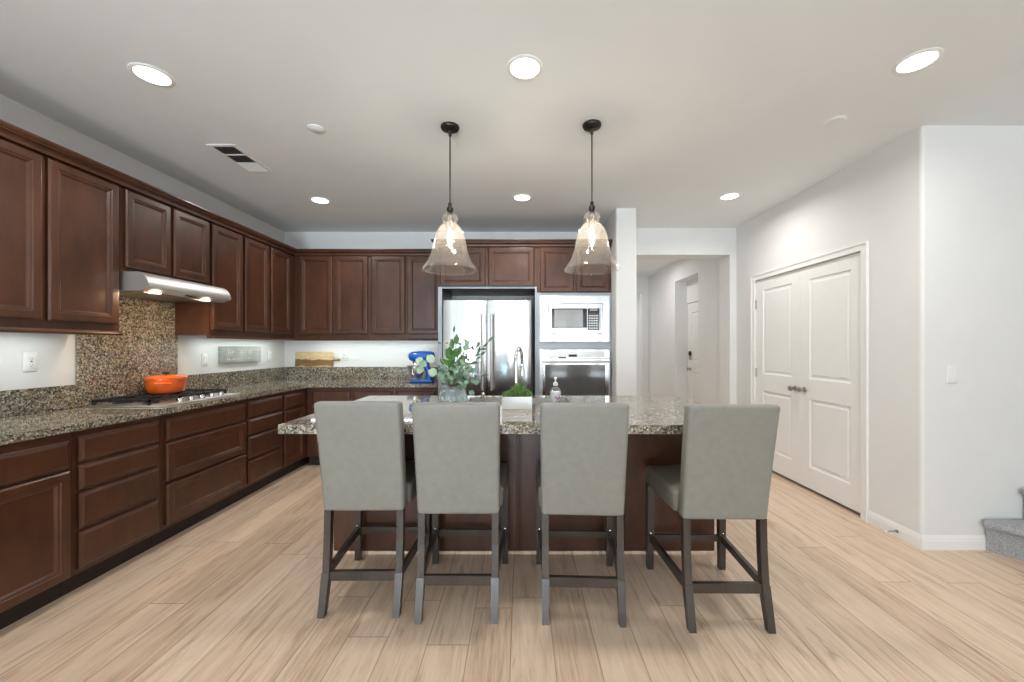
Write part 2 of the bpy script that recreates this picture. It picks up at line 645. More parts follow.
# right wall with closet opening and entry niche
CL0, CL1, CLZ = 3.010, 4.383, 2.045
N0, N1, NZ = 5.80, 6.67, 2.41
T = .15
bm = nb()
pts = [(XR + T, STAIRY + T), (XR + T, CL0), (XR, CL0), (XR, STAIRY + .02)]
for k in range(1, 9):
    a = PI + k * PI / 16
    pts.append((XR + .02 + .02 * math.cos(a), STAIRY + .02 + .02 * math.sin(a)))
pts += [(FARX, STAIRY), (FARX, STAIRY + T)]
prism(bm, pts, 'z', 0, H)
struct('wall_stair', bm, M['wall'])
bm = nb()
box(bm, XR, XR + T, CL0, CL1, CLZ, H)
box(bm, XR, XR + T, CL1, N0, 0, H)
box(bm, XR, XR + .21, N0, N1, NZ, H)
box(bm, XR + .0, XR + .23, N1, HALLY + .2, 0, H)
box(bm, XR + T, XR + .36, N0 - .1, N0, 0, H)
struct('wall_right', bm, M['wall'])
# header across the hallway
HY0, HY1, HZ, JX = 4.763, 5.02, 2.423, 2.518
bm = nb()
box(bm, COLX1 + .001, XR - .001, HY0, HY1, HZ, H - .001)
box(bm, JX, XR - .001, HY0, HY1, 0, HZ)
struct('wall_header', bm, M['wall'])
# hallway end with an opening into a bright room
bm = nb()
box(bm, 1.2, 1.45, HALLY, HALLY + .12, 0, H)
box(bm, 1.45, 2.47, HALLY, HALLY + .12, 2.41, H)
box(bm, 2.47, XR, HALLY, HALLY + .12, 0, H)
box(bm, 1.0, 2.9, 9.4, 9.5, 0, H)
struct('wall_hall', bm, M['wall'])
# closet box behind the double doors
bm = nb()
box(bm, 3.3, 3.35, CL0 - .2, CL1 + .2, 0, H)
box(bm, XR + T, 3.3, CL0 - .25, CL0 - .2, 0, H)
box(bm, XR + T, 3.3, CL1 + .2, CL1 + .25, 0, H)
struct('wall_closet', bm, M['wall'])
# rear of the room with its windows, and the far side
bm = nb()
xs = XL - .15
for (x0, x1, z0, z1, pw) in WINDOWS:
    box(bm, xs, x0, REAR - .15, REAR, 0, H)
    box(bm, x0, x1, REAR - .15, REAR, 0, z0)
    box(bm, x0, x1, REAR - .15, REAR, z1, H)
    xs = x1
box(bm, xs, FARX + .15, REAR - .15, REAR, 0, H)
struct('wall_rear', bm, M['wall'])
bm = nb()
box(bm, FARX, FARX + .15, REAR, STAIRY + .2, 0, H)
struct('wall_far', bm, M['wall'])
for i, (x0, x1, z0, z1, pw) in enumerate(WINDOWS):
    bm = nb()
    f = .045
    box(bm, x0, x1, REAR - .10, REAR - .04, z0, z0 + f)
    box(bm, x0, x1, REAR - .10, REAR - .04, z1 - f, z1)
    n = 3 if x1 - x0 > 2 else 1
    for k in range(n + 1):
        xx = x0 + (x1 - x0 - f) * k / n
        box(bm, xx, xx + f, REAR - .10, REAR - .04, z0 + f, z1 - f)
    struct('window_%d' % (i + 1), bm, M['trim'])

# baseboards
BBP = [(0.001, 0.0), (.014, 0.0), (.014, .058), (.011, .066), (.011, .074), (.006, .084), (.004, .092), (.001, .092)]
bm = nb()
sweep(bm, [(XR, CL0 - .062), (XR, STAIRY), (FARX, STAIRY)], BBP)
struct('baseboard_right', bm, M['trim'])
bm = nb()
sweep(bm, [(XR, HY0 - .001), (XR, CL1 + .062)], BBP)
struct('baseboard_corner', bm, M['trim'])
bm = nb()
sweep(bm, [(XR, N0 - .001), (XR, HY1 + .001)], BBP)
sweep(bm, [(XR, HALLY - .001), (XR, N1 + .001)], BBP)
sweep(bm, [(COLX1 + .001, COLY), (COLX1 + .001, HALLY)], BBP)
struct('baseboard_hall', bm, M['trim'])

# closet casing and doors
bm = nb()
cw = .060
for a, b, z0, z1 in ((CL0 - cw, CL0, 0, CLZ + cw), (CL1, CL1 + cw, 0, CLZ + cw), (CL0, CL1, CLZ, CLZ + cw)):
    box(bm, XR - .013, XR - .001, a, b, z0, z1)
for a, b, z0, z1 in ((CL0 - cw, CL0 - cw + .016, 0, CLZ + cw), (CL1 + cw - .016, CL1 + cw, 0, CLZ + cw), (CL0 - cw + .016, CL1 + cw - .016, CLZ + cw - .016, CLZ + cw)):
    box(bm, XR - .020, XR - .013, a, b, z0, z1)
struct('trim_1', bm, M['trim'])


def panel_door(bm, w_, h_, z0, panels, st=.035):
    """a moulded door leaf of width w_, bottom z0, top h_; front looks to -y at y=0"""
    xs_ = sorted({0, w_} | {p[0] for p in panels} | {p[1] for p in panels})
    px0, px1 = panels[0][0], panels[0][1]
    box(bm, 0, px0, 0, st, z0, h_)
    box(bm, px1, w_, 0, st, z0, h_)
    zz = z0
    for (a, b, c, d) in sorted(panels, key=lambda p: p[2]):
        box(bm, px0, px1, 0, st, zz, c)
        rings(bm, a, b, c, d, [(0, -.03), (0, 0), (.010, -.009), (.026, -.010), (.040, -.004), (.044, -.004)])
        zz = d
    box(bm, px0, px1, 0, st, zz, h_)


def knob_mesh(bm, c, mat=None):
    lathe(bm, [(.024, 0), (.026, -.004), (.024, -.008), (.010, -.010), (.009, -.028), (.018, -.034), (.026, -.046), (.024, -.058), (.012, -.064)], c, 18, 'y')


LW = (CL1 - CL0) / 2 - .004
for i, y0 in enumerate((CL1 - .003, CL1 - .003 - LW - .002)):
    bm = nb()
    panel_door(bm, LW, CLZ - .005, .030, [(.115, LW - .115, .22, .84), (.115, LW - .115, 1.02, 1.925)])
    d = struct('door_%d' % (i + 1), bm, M['door'])
    d.location = (XR + .012, y0, 0)
    d.rotation_euler = (0, 0, R(-90))
    kx = LW - .062 if i == 0 else .062
    bm = nb()
    knob_mesh(bm, (kx, -.001, .918))
    k = obj('door_knob', bm, M['nickel'], d, 40)
    k['label'] = 'satin nickel round knob'
    for z in (.27, 1.03, 1.78):
        bm = nb()
        hx = 0.0 if i == 0 else LW
        box(bm, hx - .009, hx + .009, -.006, .0, z - .045, z + .045, .002)
        lathe(bm, [(.006, 0), (.006, .094)], (hx, -.008, z - .047), 10)
        obj('hinge', bm, M['nickel'], d)
# front door in the niche
bm = nb()
panel_door(bm, .86, 2.035, .012, [(.14, .72, .25, .9), (.14, .72, 1.08, 1.88)], .045)
d = struct('door_3', bm, M['door'])
d.location = (XR + .215, N1 - .004, 0)
d.rotation_euler = (0, 0, R(-90))
bm = nb()
box(bm, .115 - .032, .115 + .032, -.03, -.001, 1.20 - .035, 1.20 + .04, .012, 3)
k = obj('keypad_lock', bm, M['black'], d, 40)
k['label'] = 'black keypad deadbolt'
bm = nb()
box(bm, .115 - .032, .115 + .032, -.026, -.001, 1.20 - .10, 1.20 - .036, .012, 3)
obj('lock_plate', bm, M['nickel'], d, 40)
bm = nb()
knob_mesh(bm, (.115, -.001, .945))
obj('door_knob', bm, M['nickel'], d, 40)
bm = nb()
box(bm, 2.80, 2.83, N0, N1, 2.04, 2.41)
box(bm, 2.83, 2.88, N0, N1, 0, H)
struct('wall_niche', bm, M['wall'])

# ------------------------------------------------------------------ floor of detail: wall plates
def wall_plate(name, label, loc, rz, kind='switch', group=None, w_=.072, h_=.118):
    t = thing(name, label, name.replace('_', ' ').split()[-1], loc, rz, group)
    bm = nb()
    box(bm, -w_ / 2, w_ / 2, -.006, -.0005, -h_ / 2, h_ / 2, .004, 2)
    obj('plate', bm, M['plate'], t, 50)
    bm = nb()
    box(bm, -.017, .017, -.010, -.006, -.034, .034, .0015, 1)
    r = obj('rocker' if kind == 'switch' else 'receptacle', bm, M['plate'], t)
    if kind == 'outlet':
        for k, zz in enumerate((-.018, .018)):
            bm = nb()
            for dx in (-.006, .006):
                box(bm, dx - .001, dx + .001, -.0106, -.0101, zz - .004, zz + .004)
            lathe(bm, [(.0022, -.0106), (.0022, -.0101)], (0, 0, zz - .009), 8, 'y')
            obj('outlet_slots', bm, M['slot'], r)
        bm = nb()
        box(bm, -.006, .006, -.0115, -.0101, -.003, .003)
        obj('test_button', bm, M['slot'], r)
    else:
        bm = nb()
        box(bm, -.0165, .0165, -.0112, -.0101, -.0005, .033)
        obj('paddle', bm, M['plate'], r)
    return t


wall_plate('wall_outlet', 'white duplex outlet on the painted wall beside the tall granite panel', (XL, 2.372, 1.222), R(90), 'outlet')
wall_plate('light_switch', 'white wall switch between cooktop granite and grey wooden sign', (XL, 3.68, 1.19), R(90))
wall_plate('light_switch', 'white wall switch between grey wooden sign and the room corner', (XL, 4.63, 1.20), R(90))
wall_plate('wall_outlet', 'white wall outlet above the counter beside the wooden cutting board', (-2.193, YB, 1.205), 0, 'outlet')
wall_plate('light_switch', 'white light switch on the bare wall above the carpeted step', (2.793, STAIRY, 1.136), 0)

# ------------------------------------------------------------------ base cabinets
FX = -2.355      # face plane of the run on the long wall
FY = 4.335       # face plane of the run under the corner window wall
BT = .872        # top of carcass


def base_cabinet(label, loc, rz, w_, depth, fronts, ends=(False, False), group='dark wood base cabinets'):
    t = thing('base_cabinet', label, 'cabinet', loc, rz, group if group else None)
    bm = nb()
    box(bm, .0005, w_ - .0005, 0, depth, .105, BT)
    obj('carcass', bm, M['wood'], t)
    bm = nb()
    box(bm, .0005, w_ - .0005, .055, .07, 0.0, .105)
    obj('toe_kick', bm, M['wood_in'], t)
    for kind, x0, x1, z0, z1 in fronts:
        bm = nb()
        rings(bm, x0, x1, z0, z1, SLAB_R if kind == 'slab' else DOOR_R, -.0005)
        obj('door' if kind == 'door' else 'drawer', bm, M['wood'], t)
    return t


LR = R(90)
DL = XL * -1 + FX - .002    # depth of the long run


def lf(y0, fronts):   # fronts given with world Y, moved to local x
    return [(k, a - y0, b - y0, c, d) for k, a, b, c, d in fronts]


D4 = [(.700, .835), (.552, .682), (.345, .534), (.133, .327)]
y0 = .86
base_cabinet('dark wood base cabinet with two doors nearest the open end of the long counter', (FX, y0, 0), LR, 1.50 - y0, DL,
             lf(y0, [('slab', .885, 1.17, .690, .830), ('slab', 1.19, 1.475, .690, .830), ('door', .885, 1.17, .115, .670), ('door', 1.19, 1.475, .115, .670)]), group=None)
y0 = 1.502
base_cabinet('dark wood base cabinet with one drawer over one tall door below the wall outlet', (FX, y0, 0), LR, 2.070 - y0, DL,
             lf(y0, [('slab', 1.53, 2.048, .680, .825), ('door', 1.53, 2.048, .115, .668)]), group=None)
y0 = 2.072
base_cabinet('dark wood four-drawer base cabinet just before the cooktop', (FX, y0, 0), LR, 2.578 - y0, DL,
             lf(y0, [('slab', 2.092, 2.553, a, b) for a, b in D4]), group=None)
y0 = 2.580
base_cabinet('wide dark wood three-drawer base cabinet directly under the cooktop', (FX, y0, 0), LR, 3.370 - y0, DL,
             lf(y0, [('slab', 2.606, 3.352, .690, .830), ('panel', 2.606, 3.352, .418, .672), ('panel', 2.606, 3.352, .135, .400)]), group=None)
y0 = 3.372
base_cabinet('dark wood four-drawer base cabinet between cooktop cabinet and corner', (FX, y0, 0), LR, 3.884 - y0, DL,
             lf(y0, [('slab', 3.392, 3.866, a, b) for a, b in D4]), group=None)
y0 = 3.886
base_cabinet('dark wood corner base cabinet with one small drawer over a narrow door', (FX, y0, 0), LR, YB - .002 - y0, DL,
             lf(y0, [('slab', 3.906, 4.255, .690, .830), ('door', 3.906, 4.255, .125, .670)]), group=None)
x0 = FX + .002
DB = YB - FY - .002
base_cabinet('dark wood base cabinet with two drawers over two doors below the cutting board', (x0, FY, 0), 0, -1.388 - x0, DB,
             [(k, a - x0, b - x0, c, d) for k, a, b, c, d in [('slab', -2.285, -1.865, .690, .832), ('slab', -1.840, -1.408, .690, .832), ('door', -2.285, -1.865, .125, .670), ('door', -1.840, -1.408, .125, .670)]], group=None)
x0 = -1.386
base_cabinet('dark wood base cabinet beside the refrigerator below the blue mixer', (x0, FY, 0), 0, -.905 - x0, DB,
             [(k, a - x0, b - x0, c, d) for k, a, b, c, d in [('slab', -1.366, -.93, .690, .832), ('door', -1.366, -.93, .125, .670)]], group=None)

# worktop, one continuous L
CT = .911
bm = nb()
prism(bm, [(XL + .001, .85), (-2.31, .85), (-2.31, 4.28), (-.906, 4.28), (-.906, YB - .001), (XL + .001, YB - .001)], 'z', BT + .001, CT)
bmesh.ops.bevel(bm, geom=[e for e in bm.edges if abs(e.verts[0].co.z - e.verts[1].co.z) < 1e-5], offset=.004, segments=2, affect='EDGES')
tag(obj('countertop', bm, M['granite']), 'speckled grey granite countertop running in an L along two walls', 'countertop')
bm = nb()
SPZ = 1.062
box(bm, XL + .001, XL + .021, .85, 2.612, CT + .0005, SPZ, .002, 1)
tag(obj('backsplash', bm, M['granite']), 'low granite backsplash strip under the duplex outlet before the cooktop', 'backsplash')
bm = nb()
prism(bm, [(XL + .001, 3.372), (XL + .021, 3.372), (XL + .021, YB - .021), (-.906, YB - .021), (-.906, YB - .001), (XL + .001, YB - .001)], 'z', CT + .0005, SPZ)
tag(obj('backsplash', bm, M['granite']), 'low granite backsplash strip turning the corner below sign and cutting board', 'backsplash')
bm = nb()
box(bm, XL + .001, XL + .023, 2.614, 3.370, CT + .0005, 1.682, .002, 1)
tag(obj('backsplash', bm, M['granite']), 'tall granite backsplash panel between cooktop and range hood', 'backsplash')

# ------------------------------------------------------------------ wall cabinets
UX, UY = -2.640, 4.600
UB, UT = 1.412, 2.392


def wall_cabinet(label, loc, rz, w_, depth, z0, z1, doors, name='wall_cabinet'):
    t = thing(name, label, 'cabinet', loc, rz)
    bm = nb()
    box(bm, .0005, w_ - .0005, 0, depth, z0, z1)
    obj('carcass', bm, M['wood'], t)
    for a, b, c, d in doors:
        bm = nb()
        rings(bm, a, b, c, d, DOOR_R, -.0005)
        obj('door', bm, M['wood'], t)
    return t


UD = UX - XL - .002
DZ0, DZ1 = 1.458, 2.360
for label, a, b, doors, z0, z1 in [
    ('dark cherry wall cabinet at the open end of the long upper run', .93, 1.763, [(.95, 1.332), (1.358, 1.742)], UB, DZ0),
    ('dark cherry wall cabinet with two tall doors above the duplex outlet', 1.765, 2.595, [(1.782, 2.164), (2.190, 2.574)], UB, DZ0),
    ('short dark cherry wall cabinet with two doors above the range hood', 2.597, 3.340, [(2.620, 2.957), (2.983, 3.322)], 1.812, 1.846),
    ('narrow dark cherry wall cabinet with one tall door just past the range hood', 3.342, 3.735, [(3.357, 3.717)], UB, DZ0),
    ('dark cherry corner wall cabinet with two doors above the grey sign', 3.737, YB - .002, [(3.755, 4.107), (4.150, 4.500)], UB, DZ0),
]:
    wall_cabinet(label, (UX, a, 0), LR, b - a, UD, z0, UT, [(c - a, d - a, z1, DZ1) for c, d in doors])
UDB = YB - UY - .002
x0 = UX + .002
for label, a, b, doors in [
    ('dark cherry wall cabinet with two doors above the cutting board', x0, -1.758, [(-2.577, -2.190), (-2.163, -1.780)]),
    ('dark cherry wall cabinet with two doors above the blue mixer', -1.756, -.905, [(-1.736, -1.345), (-1.322, -.935)]),
]:
    wall_cabinet(label, (a, UY, 0), 0, b - a, UDB, UB, UT, [(c - a, d - a, DZ0, DZ1 + .008) for c, d in doors])
CROWN = [(.0215, 2.368), (.031, 2.370), (.032, 2.378), (.024, 2.381), (.025, 2.389), (.034, 2.399), (.050, 2.406), (.051, 2.412), (.058, 2.414), (.066, 2.427), (.066, 2.436), (-.10, 2.436), (-.10, 2.393), (.0215, 2.393)]
bm = nb()
sweep(bm, [(UX, .93), (UX, UY), (-.906, UY)], [(u, z + .001) for u, z in CROWN])
tag(obj('crown_molding', bm, M['wood']), 'dark cherry crown molding along the top of the corner wall cabinets', 'molding')
RAIL = [(.001, 1.410), (.001, 1.386), (.010, 1.383), (.022, 1.388), (.024, 1.396), (.018, 1.404), (.018, 1.426), (.001, 1.426)]
RAIL = [(-.020, 1.4115), (-.020, 1.386), (.010, 1.384), (.024, 1.388), (.026, 1.396), (.019, 1.403), (.016, 1.4115)]
bm = nb()
sweep(bm, [(UX, .93), (UX, 2.596)], RAIL)
sweep(bm, [(UX - .0, 2.575), (UX, 2.5955)], RAIL)
tag(obj('light_rail', bm, M['wood']), 'dark wood rail under the wall cabinets above the duplex outlet', 'molding')
bm = nb()
sweep(bm, [(UX, 3.342), (UX, UY), (-.906, UY)], RAIL)
tag(obj('light_rail', bm, M['wood']), 'dark wood rail under the corner wall cabinets above sign and cutting board', 'molding')

# under-cabinet light bars
def light_bar(label, loc, rz, ln, power):
    t = thing('under_cabinet_light', label, 'light', loc, rz)
    bm = nb()
    box(bm, -ln / 2, ln / 2, -.02, .02, -.014, -.001)
    obj('housing', bm, M['plate'], t)
    bm = nb()
    box(bm, -ln / 2 + .01, ln / 2 - .01, -.014, .014, -.017, -.0145)
    obj('diffuser', bm, M['led'], t)
    area_light('led_glow', (0, 0, -.02), (0, 0, 0), ln, .03, power, (0.90, 1.0, 0.96), t)
    return t


light_bar('slim white light bar under the cabinet above the duplex outlet', (-2.80, 1.75, UB), LR, 1.4, 2.1)
light_bar('slim white light bar under the cabinet above the grey sign', (-2.80, 4.10, UB), LR, 1.1, 1.8)
light_bar('slim white light bar under the cabinet above the cutting board', (-1.78, 4.76, UB), 0, 1.5, 2.2)

# ------------------------------------------------------------------ range hood
t = thing('range_hood', 'stainless steel range hood under the short cherry cabinet', 'range hood', (0, 0, 0))
hp = [(-2.926, 1.684), (-2.926, 1.808), (-2.520, 1.808), (-2.500, 1.800), (-2.478, 1.782), (-2.460, 1.755), (-2.449, 1.728), (-2.449, 1.708), (-2.456, 1.703), (-2.515, 1.684)]
bm = nb()
prism(bm, hp, 'y', 2.600, 3.338)
obj('canopy', bm, M['hood'], t, 30)
bm = nb()
box(bm, -2.90, -2.54, 2.66, 3.28, 1.679, 1.6835)
obj('grease_filter', bm, M['nickel'], t)
bm = nb()
for k in range(3):
    y = 2.93 + .035 * k
    box(bm, -2.492, -2.478, y, y + .02, 1.686, 1.693)
obj('control_buttons', bm, M['black'], t)
for y in (2.71, 3.14):
    bm = nb()
    lathe(bm, [(.034, 1.678), (.034, 1.6835)], (-2.512, y, 0), 20)
    obj('lamp', bm, M['hoodlens'], t)
    area_light('hood_glow', (-2.53, y, 1.674), (0, R(12), 0), .06, .06, 1.8, (1.0, .74, .46), t, 'DISK')

# ------------------------------------------------------------------ cooktop
CX0, CX1, CY0, CY1 = -2.865, -2.365, 2.610, 3.330
t = thing('gas_cooktop', 'stainless gas cooktop with black grates set into the granite counter', 'cooktop', (0, 0, CT + .0005))
bm = nb()
box(bm, CX0, CX1, CY0, CY1, 0, .010, .004, 2)
obj('tray', bm, M['steel_h'], t, 40)
gy = [(2.625, 2.855), (2.862, 3.078), (3.085, 3.315)]
for a, b in gy:
    bm = nb()
    gx0, gx1 = (-2.855, -2.47)
    for x in (gx0, (gx0 + gx1) / 2 - .005, gx1 - .012):
        box(bm, x, x + .012, a, b, .032, .046)
    for y in (a, b - .012):
        box(bm, gx0, gx1, y, y + .012, .032, .046)
    for k in range(1, 6):
        x = gx0 + (gx1 - gx0) * k / 6
        box(bm, x - .005, x + .005, a, a + .075, .034, .048)
        box(bm, x - .005, x + .005, b - .075, b, .034, .048)
    for x in (gx0, gx1 - .014):
        for y in (a, b - .014):
            box(bm, x, x + .014, y, y + .014, .0105, .032)
    obj('grate', bm, M['black'], t)
for x, y, r in ((-2.76, 2.74, .042), (-2.56, 2.74, .036), (-2.66, 2.97, .05), (-2.76, 3.2, .036), (-2.56, 3.2, .042)):
    bm = nb()
    lathe(bm, [(r + .012, .0105), (r + .012, .016), (r, .018), (r, .026), (r - .006, .029)], (x, y, 0), 20)
    obj('burner', bm, M['black'], t, 40)
for k in range(5):
    bm = nb()
    y = 2.80 + .095 * k
    lathe(bm, [(.022, .0105), (.022, .014), (.018, .015), (.016, .036), (.013, .039)], (-2.415, y, 0), 16)
    obj('knob', bm, M['chrome'], t, 40)

# dutch oven
t = thing('dutch_oven', 'orange enamelled oval casserole pot with lid on the cooktop', 'pot', (-2.742, 3.055, CT + .0495), R(-55))
bm = nb()
lathe(bm, [(.13, 0), (.150, .012), (.162, .06), (.168, .104), (.171, .106), (.171, .112)], (0, 0, 0), 40, 'z', 1.0, .76, True, True)
obj('pot', bm, M['enamel'], t, 45)
bm = nb()
lathe(bm, [(.172, .1125), (.174, .116), (.172, .121), (.15, .129), (.10, .135), (.03, .138)], (0, 0, 0), 40, 'z', 1.0, .76)
obj('lid', bm, M['enamel'], t, 45)
bm = nb()
lathe(bm, [(.008, .138), (.008, .144), (.018, .147), (.019, .154), (.012, .158)], (0, 0, 0), 18)
obj('lid_knob', bm, M['black'], t, 40)
for s in (-1, 1):
    bm = nb()
    tube(bm, [(s * .168, -.045, .078), (s * .196, -.035, .080), (s * .202, 0, .080), (s * .196, .035, .080), (s * .168, .045, .078)], .008, 8)
    obj('handle', bm, M['enamel'], t, 60)

# ------------------------------------------------------------------ sign on the wall
t = thing('wooden_sign', 'weathered grey wooden sign with faded white lettering on the wall above the counter', 'sign', (XL + .0005, 4.14, 1.235), R(90))
bm = nb()
for k in range(3):
    box(bm, -.295, .295, -.030, -.0, -.082 + .0552 * k, -.082 + .0552 * k + .0537, .002, 1)
obj('board', bm, M['signwood'], t)
bm = nb()
random.seed(4)
for row, (zc, x0, x1, hh) in enumerate(((.022, -.21, .24, .030), (-.050, -.22, .14, .020))):
    x = x0
    while x < x1:
        wd = random.uniform(.014, .028)
        pts = []
        for k in range(7):
            a = k / 6
            pts.append((x + wd * a * .9, -.0322, zc + hh * .5 * math.sin(a * random.choice((PI, 2 * PI)) + random.uniform(0, 2))))
        tube(bm, pts, .0019, 5)
        x += wd + random.choice((.006, .008, .022))
lt = obj('lettering', bm, M['white_paint'], t)
lt['label'] = 'faded white painted lettering'

# cutting board on the backsplash ledge
t = thing('cutting_board', 'two-tone wooden paddle cutting board leaning on the wall above the backsplash', 'cutting board', (-2.572, YB - .012, SPZ + .096))
t.rotation_euler = (R(-2.0), 0, 0)
bm = nb()
box(bm, -.236, .236, -.009, .009, -.095, .095, .005, 2)
obj('paddle', bm, M['board'], t, 40)
bm = nb()
box(bm, .2362, .318, -.008, .008, -.020, .020, .006, 2)
obj('handle', bm, M['board'], t, 40)

# ------------------------------------------------------------------ stand mixer
t = thing('stand_mixer', 'bright blue stand mixer with steel bowl on the corner counter', 'mixer', (-1.11, 4.46, CT + .0005), 0)
bm = nb()
box(bm, -.135, .125, -.075, .075, 0, .032, .014, 3)
obj('base', bm, M['blue'], t, 50)
bm = nb()
rows = []
for cx, z, a, d in ((.075, .030, .050, .062), (.078, .09, .040, .052), (.060, .15, .036, .046), (.030, .20, .045, .046), (.015, .24, .065, .050)):
    rows.append([bm.verts.new((cx + a * math.cos(2 * PI * k / 20), d * math.sin(2 * PI * k / 20), z)) for k in range(20)])
for a, b in zip(rows, rows[1:]):
    loop_bridge(bm, a, b)
bm.faces.new(rows[0][::-1])
bm.faces.new(rows[-1])
obj('column', bm, M['blue'], t, 60)
bm = nb()
lathe(bm, [(.02, -.150), (.040, -.146), (.050, -.13), (.058, -.09), (.063, -.02), (.064, .05), (.060, .10), (.048, .125), (.025, .137), (.008, .139)], (0, 0, .292), 24, 'x', 1.0, 1.0)
obj('motor_head', bm, M['blue'], t, 60)
bm = nb()
lathe(bm, [(.020, -.162), (.020, -.149)], (0, 0, .30), 16, 'x')
obj('hub_cap', bm, M['chrome'], t, 40)
bm = nb()
lathe(bm, [(.032, .208), (.030, .234), (.034, .240)], (-.085, 0, 0), 18)
lathe(bm, [(.008, .12), (.008, .21)], (-.085, 0, 0), 10)
obj('beater_shaft', bm, M['chrome'], t, 40)
bm = nb()
lathe(bm, [(.045, .0325), (.050, .036), (.040, .045), (.060, .062), (.082, .10), (.092, .15), (.095, .185), (.098, .187), (.093, .187), (.089, .15), (.078, .10), (.055, .066), (.0, .064)][:12], (-.078, 0, 0), 30, cap1=True)
obj('bowl', bm, M['steel_h'], t, 50)
bm = nb()
tube(bm, [(-.078, -.088, .165), (-.078, -.125, .155), (-.078, -.128, .105), (-.078, -.080, .090)], .007, 8)
obj('bowl_handle', bm, M['chrome'], t, 60)

# ------------------------------------------------------------------ refrigerator, its surround, the oven cabinet
TF = 4.300   # face plane of the tall units
t = thing('refrigerator_cabinet', 'dark cherry surround and two-door cabinet above the refrigerator', 'cabinet', (0, 0, 0))
bm = nb()
box(bm, -.902, -.858, TF, YB - .002, 0, 2.425)
obj('side_panel', bm, M['wood'], t)
bm = nb()
box(bm, .152, .172, TF, YB - .002, 0, 2.425)
obj('side_panel', bm, M['wood'], t)
bm = nb()
box(bm, -.8575, .1515, TF, YB - .002, 1.945, 2.425)
obj('carcass', bm, M['wood'], t)
for a, b in ((-.880, -.386), (-.352, .143)):
    bm = nb()
    rings(bm, a, b, 1.968, 2.393, DOOR_R, TF - .0005)
    obj('door', bm, M['wood'], t)
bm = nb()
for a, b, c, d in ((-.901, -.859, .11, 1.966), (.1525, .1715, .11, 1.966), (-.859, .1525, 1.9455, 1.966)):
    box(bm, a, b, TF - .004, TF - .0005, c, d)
obj('edge_strip', bm, M['grey_blue'], t)  # thin grey-blue strips on the face edges round the refrigerator opening
t = thing('french_door_refrigerator', 'stainless steel french door refrigerator with two long vertical handles', 'refrigerator', (0, 0, 0))
RF = 4.150
bm = nb()
box(bm, -.822, .108, RF + .085, 4.90, .02, 1.790)
obj('body', bm, M['vent_dark'], t)
for a, b, hx in ((-.822, -.362, -.400), (-.354, .108, -.306)):
    bm = nb()
    # gently bowed door skin
    pts = []
    n = 10
    for k in range(n + 1):
        s = k / n
        pts.append((a + (b - a) * s, RF - .012 * math.sin(PI * s)))
    pts[0] = (a, RF + .006)
    pts[-1] = (b, RF + .006)
    prism(bm, pts + [(b, RF + .080), (a, RF + .080)], 'z', .745, 1.800)
    d = obj('door', bm, M['steel'], t, 30)
    bm = nb()
    lathe(bm, [(.013, .86), (.013, 1.66)], (hx, RF - .062, 0), 14)
    for z in (.90, 1.62):
        lathe(bm, [(.009, RF - .062), (.009, RF - .008)], (hx, 0, z), 10, 'y')
    obj('handle', bm, M['steel_h'], d, 40)
bm = nb()
box(bm, -.822, .108, RF, RF + .080, .08, .735, .008, 2)
d = obj('freezer_drawer', bm, M['steel'], t, 40)
bm = nb()
lathe(bm, [(.013, -.76), (.013, .05)], (0, RF - .05, .66), 12, 'x')
for x in (-.72, .01):
    lathe(bm, [(.009, RF - .05), (.009, RF)], (x, 0, .66), 10, 'y')
obj('handle', bm, M['steel_h'], d, 40)
for x in (-.80, .02):
    bm = nb()
    box(bm, x, x + .07, RF + .02, RF + .13, 1.8005, 1.822, .004, 1)
    obj('hinge_cover', bm, M['slot'], t)

t = thing('oven_cabinet', 'tall dark cherry cabinet holding microwave and wall oven', 'cabinet', (0, 0, 0))
OX0, OX1 = .1735, .981
bm = nb()
box(bm, OX0, .203, TF, TF + .6, 0, 2.425)
box(bm, .966, OX1, TF, TF + .6, 0, 2.425)
box(bm, .203, .966, TF, TF + .6, 1.868, 2.425)
box(bm, .203, .966, TF, TF + .6, 1.288, 1.366)
box(bm, .203, .966, TF, TF + .6, 0.1, .46)
box(bm, .203, .966, TF + .57, TF + .6, .46, 1.868)
obj('carcass', bm, M['wood'], t)
for a, b in ((.206, .572), (.598, .960)):
    bm = nb()
    rings(bm, a, b, 1.905, 2.393, DOOR_R, TF - .0005)
    obj('door', bm, M['wood'], t)
bm = nb()
rings(bm, .206, .960, .13, .44, DOOR_R, TF - .0005)
obj('drawer', bm, M['wood'], t)
bm = nb()
sweep(bm, [(-.903, UY - .072), (-.903, TF), (COLX0 - .003, TF)], [(u - .001, z + .030) for u, z in CROWN[:-3]] + [(-.04, 2.466), (-.04, 2.4265), (.0205, 2.4265)])
tag(obj('crown_molding', bm, M['wood']), 'dark cherry crown molding above refrigerator and oven cabinets', 'molding')

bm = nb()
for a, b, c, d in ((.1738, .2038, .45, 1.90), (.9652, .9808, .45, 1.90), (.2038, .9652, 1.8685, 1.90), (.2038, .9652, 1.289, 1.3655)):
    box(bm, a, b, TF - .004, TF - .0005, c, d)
obj('edge_strip', bm, M['grey_blue'], t)  # grey-blue strips on the stiles and rails round both ovens
